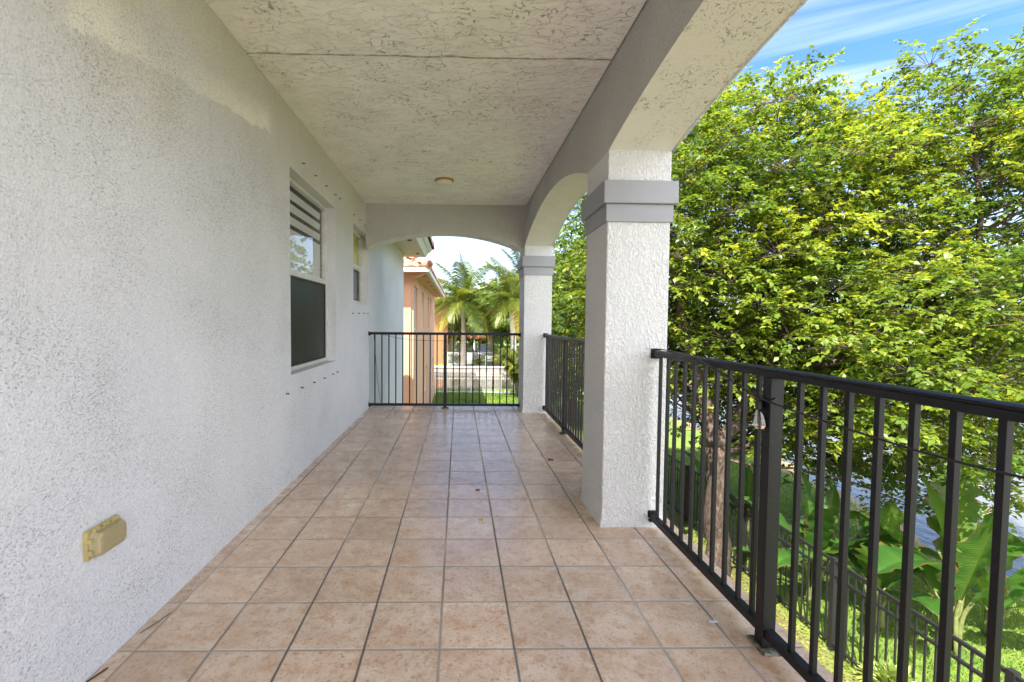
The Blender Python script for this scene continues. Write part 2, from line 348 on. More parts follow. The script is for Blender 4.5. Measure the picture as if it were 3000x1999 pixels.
c = t.ramp(at.outputs['Fac'], [(0.0, (0.02, 0.07, 0.015)), (0.5, (0.045, 0.125, 0.016)), (1.0, (0.14, 0.22, 0.025))])
c = t.mix(t.math('MULTIPLY', wv.outputs['Fac'], 0.35), c, (0.03, 0.07, 0.015))
at3 = t.n.new('ShaderNodeAttribute'); at3.attribute_name = 'edge'
brown = t.ramp(t.math('ADD', at3.outputs['Fac'], t.math('MULTIPLY', t.noise(P, 9, 4), 0.8)), [(1.12, 0.0), (1.3, 1.0)]) if False else t.math('MULTIPLY', t.math('SUBTRACT', t.math('ADD', at3.outputs['Fac'], t.math('MULTIPLY', t.noise(P, 9, 4), 0.8)), 1.22), 6.0, True)
c = t.mix(t.math('MULTIPLY', brown, 0.85), c, (0.16, 0.09, 0.03))
t.col(c); t.rough(0.38); t.bump(wv.outputs['Fac'], 0.008)
tl = t.n.new('ShaderNodeBsdfTranslucent'); hs = t.n.new('ShaderNodeHueSaturation'); hs.inputs['Value'].default_value = 2.0
t.l.new(c, hs.inputs['Color']); t.l.new(hs.outputs[0], tl.inputs['Color'])
m = t.n.new('ShaderNodeMixShader'); m.inputs[0].default_value = 0.4
t.l.new(t.p.outputs[0], m.inputs[1]); t.l.new(tl.outputs[0], m.inputs[2]); t.l.new(m.outputs[0], t.out.inputs['Surface'])
simple('plant_stem', (0.14, 0.16, 0.05), 0.6, 0.3, 20)
simple('flower_yellow', (0.75, 0.40, 0.03), 0.5)

# ground: lawn, mulch strip, sandy shore
t = NT('ground_soil'); xyz = t.sepxyz(); P = t.pos()
g = t.mix(t.ramp(t.noise(P, 1.5, 6, 0.65), [(0.35, 0.0), (0.65, 1.0)]), (0.075, 0.14, 0.014), (0.16, 0.23, 0.022))
g = t.mix(t.math('MULTIPLY', t.ramp(t.noise(P, 30, 4), [(0.5, 0.0), (0.7, 1.0)]), 0.5), g, (0.20, 0.22, 0.04))
soil = t.mix(t.noise(P, 20, 5), (0.10, 0.06, 0.035), (0.20, 0.15, 0.08))
nearm = t.math('MULTIPLY', t.ramp(t.math('ADD', t.math('MULTIPLY', xyz[0], 0.1), t.math('MULTIPLY', t.noise(P, 1.5, 3), 0.12)), [(0.50, 1.0), (0.56, 0.0)]),
               t.ramp(t.math('MULTIPLY', xyz[1], 0.05), [(0.50, 1.0), (0.58, 0.0)]))
g = t.mix(nearm, g, soil)
sand = t.mix(t.ramp(t.noise(P, 14, 7, 0.7), [(0.38, 0.0), (0.62, 1.0)]), (0.13, 0.10, 0.05), (0.33, 0.26, 0.12))
dep = t.ramp(t.math('ADD', t.math('MULTIPLY', xyz[2], -1.0), t.math('MULTIPLY', t.noise(P, 2, 4), 0.16)), [(0.0, 0.0), (1.0, 0.0)])
shore = t.math('ADD', t.math('MULTIPLY', t.math('ADD', xyz[2], 2.95), -3.5), t.math('MULTIPLY', t.math('SUBTRACT', t.noise(P, 3, 4), 0.5), 1.6))
t.col(t.mix(t.ramp(shore, [(0.25, 0.0), (0.75, 1.0)]), g, t.mix(t.ramp(t.math('MULTIPLY', xyz[2], -0.25), [(0.91, 0.0), (1.0, 1.0)]), sand, t.mix(t.ramp(t.math('MULTIPLY', xyz[0], 0.1), [(0.75, 0.0), (0.9, 1.0)]), (0.03, 0.035, 0.025), (0.20, 0.215, 0.19))))); t.rough(0.95); t.bump(t.noise(P, 40, 4), 0.03)
t = NT('lake_water'); P = t.pos((1, 0.45, 1), (0, 0, R(25)))
bn_ = t.n.new('ShaderNodeBump'); bn_.inputs['Distance'].default_value = 0.035; bn_.inputs['Strength'].default_value = 0.5
calm = t.math('MAXIMUM', t.math('MULTIPLY', t.math('SUBTRACT', t.sepxyz()[0], 6.0), 0.3, True), 0.06)
t.l.new(t.math('MULTIPLY', calm, t.math('ADD', t.noise(P, 5, 4), t.math('MULTIPLY', t.noise(P, 22, 2), 0.25))), bn_.inputs['Height'])
t0_ = t.n.new('ShaderNodeBsdfTransparent'); t0_.inputs[0].default_value = (0.80, 0.82, 0.74, 1)
df = t.n.new('ShaderNodeBsdfDiffuse'); df.inputs['Color'].default_value = (0.13, 0.13, 0.11, 1)
tr = t.n.new('ShaderNodeMixShader'); t.l.new(t.ramp(t.math('ADD', t.math('MULTIPLY', t.sepxyz()[0], 0.1), t.math('MULTIPLY', t.noise(P, 0.8, 3), 0.15)), [(1.12, 0.0), (1.30, 1.0)]) if False else t.math('MULTIPLY', t.math('SUBTRACT', t.math('ADD', t.sepxyz()[0], t.noise(P, 0.8, 3)), 10.9), 0.55, True), tr.inputs[0])
t.l.new(t0_.outputs[0], tr.inputs[1]); t.l.new(df.outputs[0], tr.inputs[2])
gl = t.n.new('ShaderNodeBsdfGlossy'); gl.inputs['Roughness'].default_value = 0.06; gl.inputs['Color'].default_value = (0.95, 0.90, 0.83, 1); t.l.new(bn_.outputs[0], gl.inputs['Normal'])
fr = t.n.new('ShaderNodeFresnel'); fr.inputs['IOR'].default_value = 1.75; t.l.new(bn_.outputs[0], fr.inputs['Normal'])
mm = t.n.new('ShaderNodeMixShader'); t.l.new(fr.outputs[0], mm.inputs[0]); t.l.new(tr.outputs[0], mm.inputs[1]); t.l.new(gl.outputs[0], mm.inputs[2])
t.l.new(mm.outputs[0], t.out.inputs['Surface'])
M = MATS

# ---------------------------------------------------------------- object helpers
OFF = {}
def link(o): COL.objects.link(o); return o
def tag(o, label=None, cat=None, group=None, kind=None):
    if label: o['label'] = label
    if cat: o['category'] = cat
    if group: o['group'] = group
    if kind: o['kind'] = kind
    return o
def thing(name, loc, label, cat, group=None):
    o = link(bpy.data.objects.new(name, None)); o.location = loc; o.empty_display_size = 0.2
    OFF[o.name] = Vector(loc); return tag(o, label, cat, group)
def attach(o, parent):
    if parent is not None: o.parent = parent
    return o
class MB:
    def __init__(s): s.v = []; s.f = []
    def add(s, vs, fs):
        b = len(s.v); s.v += [tuple(p) for p in vs]; s.f += [tuple(i + b for i in f) for f in fs]; return s
    def box(s, x0, x1, y0, y1, z0, z1):
        return s.add([(x0, y0, z0), (x1, y0, z0), (x1, y1, z0), (x0, y1, z0), (x0, y0, z1), (x1, y0, z1), (x1, y1, z1), (x0, y1, z1)],
              [(0, 3, 2, 1), (4, 5, 6, 7), (0, 1, 5, 4), (1, 2, 6, 5), (2, 3, 7, 6), (3, 0, 4, 7)])
    def prism(s, poly, axis, a, b):
        """poly: 2D points in the plane normal to axis, extruded from a to b"""
        def p3(p, t):
            return {'x': (t, p[0], p[1]), 'y': (p[0], t, p[1]), 'z': (p[0], p[1], t)}[axis]
        n = len(poly); vs = [p3(p, a) for p in poly] + [p3(p, b) for p in poly]
        return s.add(vs, [tuple(range(n))[::-1], tuple(range(n, 2 * n))] + [(i, (i + 1) % n, n + (i + 1) % n, n + i) for i in range(n)])
    def tube(s, pts, rad, n=8, caps=True):
        pts = [Vector(p) for p in pts]; m = len(pts)
        if isinstance(rad, (int, float)): rad = [rad] * m
        vs = []; ref = None
        for i, p in enumerate(pts):
            d = (pts[min(i + 1, m - 1)] - pts[max(i - 1, 0)]).normalized()
            if ref is None: ref = Vector((1, 0, 0)) if abs(d.x) < 0.8 else Vector((0, 1, 0))
            u = (ref - d * ref.dot(d)).normalized(); ref = u; w = d.cross(u)
            for k in range(n):
                a = 2 * math.pi * k / n; vs.append(p + (u * math.cos(a) + w * math.sin(a)) * rad[i])
        fs = [(i * n + k, i * n + (k + 1) % n, (i + 1) * n + (k + 1) % n, (i + 1) * n + k) for i in range(m - 1) for k in range(n)]
        if caps: fs += [tuple(range(n))[::-1], tuple(range((m - 1) * n, m * n))]
        return s.add(vs, fs)
    def lathe(s, prof, c, n=24, axis='z', tilt=None):
        vs = []
        for r_, h_ in prof:
            for k in range(n):
                a = 2 * math.pi * k / n; p = Vector((r_ * math.cos(a), r_ * math.sin(a), h_))
                if tilt: p = tilt @ p
                vs.append(p + Vector(c))
        m = len(prof)
        fs = [(i * n + k, i * n + (k + 1) % n, (i + 1) * n + (k + 1) % n, (i + 1) * n + k) for i in range(m - 1) for k in range(n)]
        fs += [tuple(range(n))[::-1], tuple(range((m - 1) * n, m * n))]
        return s.add(vs, fs)
    def build(s, name, mat, parent=None, smooth=False, bevel=0.0, seg=2, solid=0.0, kind=None):
        me = bpy.data.meshes.new(name)
        L = OFF[parent.name] if parent is not None else Vector((0, 0, 0))
        me.from_pydata([(p[0] - L.x, p[1] - L.y, p[2] - L.z) for p in s.v], [], s.f); me.validate()
        me.materials.append(M[mat])
        o = link(bpy.data.objects.new(name, me)); OFF[o.name] = L.copy(); attach(o, parent)
        if smooth:
            me.polygons.foreach_set('use_smooth', [True] * len(me.polygons))
        if solid:
            d = o.modifiers.new('solid', 'SOLIDIFY'); d.thickness = solid
        if bevel:
            d = o.modifiers.new('bevel', 'BEVEL'); d.width = bevel; d.segments = seg; d.limit_method = 'ANGLE'; d.angle_limit = R(40)
        if kind: o['kind'] = kind
        return o
def top(o, base, label, cat, group=None):
    """a one-mesh thing: shift its origin to its base"""
    b = Vector(base)
    for v in o.data.vertices: v.co -= b
    o.location = b; OFF[o.name] = b; return tag(o, label, cat, group)
def copy_tree(o, parent=None):
    c = o.copy(); link(c); OFF[c.name] = OFF[o.name].copy()
    if parent is not None: c.parent = parent
    for ch in [x for x in o.children]: copy_tree(ch, c)
    return c

def np_mesh(name, V, polys_start_total, loops, mat, parent=None, attrs=None, smooth=False):
    me = bpy.data.meshes.new(name)
    st, tot = polys_start_total
    L = np.array(OFF[parent.name]) if parent is not None else np.zeros(3)
    me.vertices.add(len(V)); me.vertices.foreach_set('co', (V - L).astype(np.float32).ravel())
    me.loops.add(len(loops)); me.loops.foreach_set('vertex_index', loops.astype(np.int32))
    me.polygons.add(len(st)); me.polygons.foreach_set('loop_start', st.astype(np.int32)); me.polygons.foreach_set('loop_total', tot.astype(np.int32))
    if smooth: me.polygons.foreach_set('use_smooth', np.ones(len(st), bool))
    for k, a in (attrs or {}).items():
        at = me.attributes.new(k, 'FLOAT', 'POINT'); at.data.foreach_set('value', a.astype(np.float32))
    me.update(calc_edges=True); me.materials.append(M[mat])
    o = link(bpy.data.objects.new(name, me)); OFF[o.name] = Vector(L); attach(o, parent); return o
def nrm(a): return a / (np.linalg.norm(a, axis=-1, keepdims=True) + 1e-9)
def leaves(name, C, Dr, N, ln, wd, tint, mat, parent=None, fold=0.25, droop=0.15):
    """folded two-blade leaves: C base, Dr tip direction, N face normal"""
    n = len(C); Dr = nrm(Dr); Sd = nrm(np.cross(Dr, N)); N = nrm(np.cross(Sd, Dr))
    ln = np.broadcast_to(ln, n)[:, None]; wd = np.broadcast_to(wd, n)[:, None]
    b = C; mid = C + Dr * ln * 0.5 + N * 0.0
    l = C + Dr * ln * 0.45 + Sd * wd + N * wd * fold; r = C + Dr * ln * 0.45 - Sd * wd + N * wd * fold
    tp = C + Dr * ln - N * ln * droop
    V = np.stack([b, l, tp, r, mid], 1).reshape(-1, 3)
    base = (np.arange(n) * 5)[:, None]
    f = np.concatenate([base + 0, base + 4, base + 1, base + 4, base + 2, base + 1, base + 0, base + 3, base + 4, base + 4, base + 3, base + 2], 1).reshape(-1)
    st = np.arange(n * 4) * 3; tot = np.full(n * 4, 3)
    return np_mesh(name, V, (st, tot), f, mat, parent, {'tint': np.repeat(tint, 5)})

# ---------------------------------------------------------------- the setting: ground and water
GZ = -2.95
def ground_h(X, Y):
    d = X - (9.0 + 0.5 * np.sin(0.45 * Y + 0.6) + 0.3 * np.sin(1.3 * Y) + 0.16 * np.sin(2.9 * Y + X))
    d = np.maximum(d, Y - 27.3)
    z = GZ - np.clip(d / 7.0, 0, 1) ** 0.9 * 1.7
    return z + 0.03 * np.sin(1.7 * X) * np.sin(1.3 * Y)
xs = np.concatenate([np.array([-400, -200, -100, -60, -40, -25]), np.arange(-16, 16, 0.4), np.array([18, 22, 30, 45, 70, 110, 180, 300, 600])])
ys = np.concatenate([np.array([-400, -200, -90, -50, -30, -20]), np.arange(-14, 34, 0.4), np.array([36, 39, 42, 46, 55, 70, 100, 160, 300, 600])])
XX, YY = np.meshgrid(xs, ys, indexing='ij'); ZZ = ground_h(XX, YY)
V = np.stack([XX, YY, ZZ], -1).reshape(-1, 3); ny = len(ys)
ii, jj = np.meshgrid(np.arange(len(xs) - 1), np.arange(ny - 1), indexing='ij'); a = (ii * ny + jj).ravel()
lp = np.stack([a, a + ny, a + ny + 1, a + 1], 1).reshape(-1)
gr = np_mesh('ground', V, (np.arange(len(a)) * 4, np.full(len(a), 4)), lp, 'ground_soil', smooth=True); tag(gr, kind='structure')
o = MB().add([(-600, 20, -3.42), (900, 20, -3.42), (900, 900, -3.42), (-600, 900, -3.42)], [(0, 1, 2, 3)]).add(
    [(7.5, -400, -3.42), (900, -400, -3.42), (900, 20, -3.42), (7.5, 20, -3.42)], [(0, 1, 2, 3)]).build('water', 'lake_water', kind='structure')
# opposite bank of the canal and the far shore of the lake
bk = MB().box(-60, 26, 40.35, 140, -5, -2.95)
bk.build('far_bank', 'ground_soil', kind='structure')
sw = MB().box(-60, 26, 40.0, 40.345, -5, -2.97).build('seawall', 'seawall_concrete', kind='structure'); MB().box(-60, 26, 39.93, 40.6, -2.969, -2.86).build('cap', 'slab_concrete', sw)
MB().box(110, 500, -150, 400, -5, -2.9).box(26.1, 500, 150, 500, -5, -2.85).build('far_shore', 'ground_soil', kind='structure')

# ---------------------------------------------------------------- our house
XW = -1.271; XI = 0.877; XO = 1.255; ZC = 2.82; YB0 = -1.3
house = thing('house', (-3.0, 3.0, GZ), 'white stucco house with a tiled and arched upper balcony running along its wall', 'house')
def wall_grid(mb, x, ys_, zs_, holes):
    for i in range(len(ys_) - 1):
        for j in range(len(zs_) - 1):
            ym, zm = (ys_[i] + ys_[i + 1]) / 2, (zs_[j] + zs_[j + 1]) / 2
            if any(h[0] < ym < h[1] and h[2] < zm < h[3] for h in holes): continue
            mb.add([(x, ys_[i], zs_[j]), (x, ys_[i + 1], zs_[j]), (x, ys_[i + 1], zs_[j + 1]), (x, ys_[i], zs_[j + 1])], [(0, 1, 2, 3)])
W1 = (3.40, 4.645, 0.823, 2.388); W2 = (5.41, 6.297, 1.447, 2.405)
wl_ = MB()
wall_grid(wl_, XW, [-6, W1[0], W1[1], W2[0], W2[1], 10.3], [GZ - 0.5, W1[2], W2[2], W1[3], W2[3], 3.0], [W1, W2])
wl_.add([(XW, 10.3, GZ - .5), (-9, 10.3, GZ - .5), (-9, 10.3, 3.0), (XW, 10.3, 3.0)], [(0, 1, 2, 3)])
wl_.add([(XW, -6, GZ - .5), (-9, -6, GZ - .5), (-9, -6, 3.0), (XW, -6, 3.0)], [(3, 2, 1, 0)])
wl_.add([(-9, -6, GZ - .5), (-9, 10.3, GZ - .5), (-9, 10.3, 3.0), (-9, -6, 3.0)], [(3, 2, 1, 0)])
DEP = 0.085
for (y0, y1, z0, z1) in (W1, W2):
    xi = XW - DEP - 0.06
    wl_.add([(XW, y0, z0), (XW, y1, z0), (xi, y1, z0), (xi, y0, z0)], [(0, 1, 2, 3)])
    wl_.add([(XW, y0, z1), (xi, y0, z1), (xi, y1, z1), (XW, y1, z1)], [(0, 1, 2, 3)])
    wl_.add([(XW, y0, z0), (xi, y0, z0), (xi, y0, z1), (XW, y0, z1)], [(0, 1, 2, 3)])
    wl_.add([(XW, y1, z0), (XW, y1, z1), (xi, y1, z1), (xi, y1, z0)], [(0, 1, 2, 3)])
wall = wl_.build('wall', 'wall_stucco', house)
for (y0, y1, z0, z1) in (W1, W2):      # dark room behind each window
    b = MB().box(XW - 0.135, XW - 1.2, y0 - 0.3, y1 + 0.3, z0 - 0.3, z1 + 0.3)
    b.f = [f for k, f in enumerate(b.f) if k != 5]      # open towards the window
    b.build('room', 'room_dark', house)
# shutter bolts
bolts = [(3.986, 2.506), (4.303, 2.512), (4.611, 2.515), (4.783, 2.523), (5.421, 2.506), (5.749, 2.515), (6.042, 2.511), (3.681, 2.506),
         (3.307, .696), (3.614, .696), (3.917, .696), (4.219, .695), (4.51, .697), (4.665, .702), (5.348, 1.326), (5.671, 1.331), (5.98, 1.336), (6.22, 1.337)]
b0 = None
for (y, z) in bolts:
    if b0 is None:
        rot = Matrix.Rotation(R(90), 3, 'Y')
        mb = MB().lathe([(0.009, 0.0), (0.009, 0.003), (0.0035, 0.0035), (0.0035, 0.014), (0.006, 0.0145), (0.006, 0.019), (0.003, 0.021)], (0, 0, 0), 8, tilt=rot)
        b0 = mb.build('shutter_bolt', 'bolt_metal'); ob = b0
    else: ob = b0.copy(); link(ob)
    ob.parent = wall; ob.location = Vector((XW, y, z)) - OFF[wall.name]
# windows
def frame_box(mb, x0, x1, y0, y1, z0, z1, w):
    mb.box(x0, x1, y0, y0 + w, z0, z1); mb.box(x0, x1, y1 - w, y1, z0, z1)
    mb.box(x0, x1, y0 + w, y1 - w, z0, z0 + w); mb.box(x0, x1, y0 + w, y1 - w, z1 - w, z1)
def sheet(x, y0, y1, z0, z1): return MB().add([(x, y0, z0), (x, y1, z0), (x, y1, z1), (x, y0, z1)], [(0, 1, 2, 3)])
def make_window(y0, y1, z0, z1, zm, label, kind):
    xf = XW - DEP
    f = MB(); frame_box(f, xf - 0.05, xf, y0 + 0.003, y1 - 0.003, z0 + 0.003, z1 - 0.003, 0.032)
    w = f.build('window', 'window_alu', house, bevel=0.003); w['label'] = label
    MB().box(xf - 0.052, xf - 0.004, y0 + 0.036, y1 - 0.036, zm - 0.025, zm + 0.025).build('meeting_rail', 'window_alu', w, bevel=0.003)
    sheet(xf - 0.032, y0 + 0.033, y1 - 0.033, zm + 0.023, z1 - 0.033).build('upper_pane', 'window_glass', w)
    sheet(xf - 0.042, y0 + 0.033, y1 - 0.033, z0 + 0.033, zm - 0.023).build('lower_pane', 'window_glass', w)
    g = MB(); frame_box(g, xf - 0.028, xf - 0.012, y0 + 0.037, y1 - 0.037, z0 + 0.037, zm - 0.027, 0.016)
    g.build('screen_frame', 'dark_gasket' if kind == 'big' else 'window_alu', w)
    if kind == 'big':
        MB().box(xf - 0.022, xf - 0.019, y0 + 0.054, y1 - 0.054, z0 + 0.054, zm - 0.044).build('insect_screen', 'insect_screen', w)
        bl = MB()
        for k in range(4):
            zc = z1 - 0.10 - k * 0.105
            bl.prism([(xf - 0.072, zc - 0.030), (xf - 0.066, zc - 0.032), (xf - 0.058, zc + 0.030), (xf - 0.064, zc + 0.032)], 'y', y0 + 0.05, y1 - 0.05)
        for k in range(8):  # closed lower slats, added as a white stand-in for the sky reflection
            zc = z1 - 0.46 - k * 0.042
            bl.prism([(xf - 0.072, zc - 0.022), (xf - 0.066, zc - 0.024), (xf - 0.058, zc + 0.022), (xf - 0.064, zc + 0.024)], 'y', y0 + 0.05, y1 - 0.05)
        bl.build('blind_and_reflection_slats', 'blind_white', w)
    else:
        MB().box(xf - 0.060, xf - 0.056, y0 + 0.034, y1 - 0.034, zm - 0.03, z1 - 0.034).build('tree_reflection_sheet', 'reflection_yellow', w)  # yellow sheet added in place of the trees' reflection in the glass
make_window(*W1, 1.63, 'larger window with a dark insect screen and white blind slats, the lower ones standing in for reflected sky', 'big')
make_window(*W2, 1.953, 'smaller window with a yellow sheet behind its upper pane standing in for reflected trees', 'small')

# balcony floor, slab, ceiling
MB().box(XW + 0.002, 1.335, -1.6, 6.50, -0.012, 0.0).build('balcony_floor', 'floor_tile', house)
MB().box(XW + 0.002, 1.325, -1.59, 6.49, -0.30, -0.0125).build('balcony_slab', 'slab_concrete', house)
MB().box(XW + 0.002, XI + 0.03, YB0, 6.119, ZC, ZC + 0.12).build('ceiling', 'ceiling_plaster', house)

# arched beams: profile along the run, extruded across the beam
def arch_pts(a, b, z0, rise, n=28):
    half = (b - a) / 2; mid = (a + b) / 2; Rr = (half * half + rise * rise) / (2 * rise)
    return [(a + (b - a) * i / n, z0 + math.sqrt(max(0, Rr * Rr - (a + (b - a) * i / n - mid) ** 2)) - (Rr - rise)) for i in range(n + 1)]
def side_arch(y0, y1, z0, rise):
    pts = arch_pts(y0, y1, z0, rise); n = len(pts); mb = MB(); so = MB(); ZT = 2.96
    def xin(z): return XI + 0.038 * max(0, (z - 2.25) / 0.57)
    for (ya, za), (yb, zb) in zip(pts[:-1], pts[1:]):
        mb.add([(xin(za), ya, za), (xin(zb), yb, zb), (xin(ZT), yb, ZT), (xin(ZT), ya, ZT)], [(0, 1, 2, 3)])
        mb.add([(XO, ya, za), (XO, ya, ZT), (XO, yb, ZT), (XO, yb, zb)], [(0, 1, 2, 3)])
        so.add([(xin(za), ya, za), (XO, ya, za), (XO, yb, zb), (xin(zb), yb, zb)], [(0, 1, 2, 3)])
    # rounded outer drip edge seen along the arch
    dr = MB()
    dr.tube([(XO + 0.004, y, z + 0.012) for y, z in pts], 0.016, 8)
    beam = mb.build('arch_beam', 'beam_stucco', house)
    so.build('arch_soffit', 'soffit_plaster', beam, smooth=True)
    dr.build('drip_edge', 'column_stucco', beam, smooth=True)
P1 = (2.656, 3.09); P2 = (6.02, 6.47); P0 = (-0.71, -0.275)
side_arch(P0[1], P1[0], 2.26, 0.185); side_arch(P1[1], P2[0], 2.26, 0.28)
# far end arch between the wall and the last column
pts = arch_pts(XW, XI - 0.004, 2.225, 0.225); mb = MB(); so = MB(); YF0, YF1, ZT = 6.12, 6.42, 2.955
for (xa, za), (xb, zb) in zip(pts[:-1], pts[1:]):
    mb.add([(xa, YF0, za), (xb, YF0, zb), (xb, YF0, ZT), (xa, YF0, ZT)], [(0, 1, 2, 3)])
    mb.add([(xa, YF1, za), (xa, YF1, ZT), (xb, YF1, ZT), (xb, YF1, zb)], [(0, 1, 2, 3)])
    so.add([(xa, YF0, za), (xa, YF1, za), (xb, YF1, zb), (xb, YF0, zb)], [(0, 1, 2, 3)])
mb.add([(XI - .004, YF0, 2.225), (XI + .05, YF0, 2.225), (XI + .05, YF0, ZT), (XI - .004, YF0, ZT)], [(0, 1, 2, 3)])
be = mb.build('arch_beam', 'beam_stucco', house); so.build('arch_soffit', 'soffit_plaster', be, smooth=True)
# columns
def column(y0, y1, zb, zt, za, detail=True):
    mb = MB()
    ny, nz = 8, 44
    # slightly uneven faces, a flared foot
    zs_ = [2.258 * k / nz for k in range(nz + 1)]
    ring = []
    for z in zs_:
        fl = 0.012 * max(0, 1 - z / 0.12) ** 2
        ring.append([(XI - fl, y0 - fl), (XO, y0 - fl), (XO, y1), (XI - fl, y1)])
    vs = [(x, y, z) for r_, z in zip(ring, zs_) for x, y in r_]
    fs = [(i * 4 + k, i * 4 + (k + 1) % 4, (i + 1) * 4 + (k + 1) % 4, (i + 1) * 4 + k) for i in range(nz) for k in range(4)]
    mb.add(vs, fs)
    # the shaft carries on inside the beam up to the ceiling
    mb.add([(XI, y0, 2.258), (XI + .047, y0, 2.955), (XI + .047, y1, 2.955), (XI, y1, 2.258), (XO, y0, 2.258), (XO, y0, 2.955), (XO, y1, 2.955), (XO, y1, 2.258)],
           [(4, 7, 6, 5), (0, 4, 5, 1), (3, 2, 6, 7)])
    bm_ = MB().add([(XI, y0, 2.258), (XI + .047, y0, 2.955), (XI + .047, y1, 2.955), (XI, y1, 2.258)], [(0, 1, 2, 3)])
    bm_.build('beam_end', 'beam_stucco', house)
    c = mb.build('column', 'column_stucco', house, bevel=0.007, seg=2)
    MB().box(XI - 0.012, XO + 0.012, y0 - 0.012, y1 + 0.012, za, zb).build('lower_band', 'band_paint', c, bevel=0.004)
    MB().box(XI - 0.032, XO + 0.032, y0 - 0.032, y1 + 0.032, zb + 0.0005, zt).build('upper_band', 'band_paint', c, bevel=0.005)
    return c
column(*P1, 1.943, 2.076, 1.838); column(*P2, 1.978, 2.122, 1.868); column(*P0, 1.943, 2.076, 1.838)

# roofs, eaves and gutters of our house
rf = MB()
rf.prism([(1.42, 2.96), (1.42, 3.06), (-5.5, 5.3), (-12.4, 3.06), (-12.4, 2.96)], 'y', YB0 - 0.05, 6.60)
roof = rf.build('roof', 'roof_tile', house)
EY1 = 10.75
MB().box(XW + 0.001, -0.806, 6.61, EY1 - 0.11, 2.752, 2.79).box(-9.4, XW, 10.302, EY1 - 0.11, 2.752, 2.79).build('soffit', 'soffit_cream', house)
for ya, yb in ((8.3, 8.55), (10.05, 10.22)): MB().box(-0.98, -0.90, ya, yb, 2.748, 2.7515).build('soffit_vent', 'wood_brown', house)
MB().prism([(-0.806, 2.745), (-0.79, 2.745), (-0.72, 2.86), (-0.735, 2.90), (-0.806, 2.90)], 'y', 6.61, EY1 - 0.1).prism(
    [(EY1 - .11, 2.745), (EY1 - .10, 2.745), (EY1 - .06, 2.86), (EY1 - .07, 2.90), (EY1 - .11, 2.90)], 'x', -9.4, -0.79).build('fascia', 'gutter_white', house)
MB().prism([(-0.735, 2.862), (-0.70, 2.858), (-0.655, 2.91), (-0.655, 2.96), (-0.735, 2.955)], 'y', 6.61, EY1 - 0.03).build('gutter', 'gutter_white', house, bevel=0.004)

def tile_slope(mb, p0, ax, upv, width, length, pitch, k0=1.0, k1=1.0, per=0.26, course=0.33, sub=6):
    """barrel-tile slope: eave from p0 along ax, rising along upv"""
    p0, ax, upv = Vector(p0), Vector(ax), Vector(upv); zv = Vector((0, 0, 1))
    nc = int(length / course)
    for j in range(nc):
        t0, t1 = j * course, (j + 1) * course + 0.03
        a0, a1 = t0 * k0, width - t0 * k1
        if a1 - a0 < per: break
        n = int((a1 - a0) / per * sub)
        vs = []
        for i in range(n + 1):
            a_ = a0 + (a1 - a0) * i / n
            hgt = 0.075 * abs(math.sin(math.pi * a_ / per)) ** 0.8
            lo = p0 + ax * a_ + upv * t0 + zv * (t0 * pitch + hgt + 0.035)
            hi = p0 + ax * a_ + upv * t1 + zv * (t1 * pitch + hgt * 0.85)
            fr = p0 + ax * a_ + upv * (t0 + 0.004) + zv * (t0 * pitch - 0.01)
            vs += [fr, lo, hi]
        fs = []
        for i in range(n):
            b_ = i * 3
            fs += [(b_, b_ + 3, b_ + 4, b_ + 1), (b_ + 1, b_ + 4, b_ + 5, b_ + 2)]
        mb.add(vs, fs)
ts = MB(); tile_slope(ts, (-0.60, 6.6, 2.965), (0, 1, 0), (-1, 0, 0), 4.25, 3.2, 0.33, 0.0, 1.0)
tile_slope(ts, (-0.60, 10.85, 2.965), (-1, 0, 0), (0, -1, 0), 8.0, 4.0, 0.33, 1.0, 1.0)
ts.build('roof_tiles', 'roof_tile', house, smooth=False)

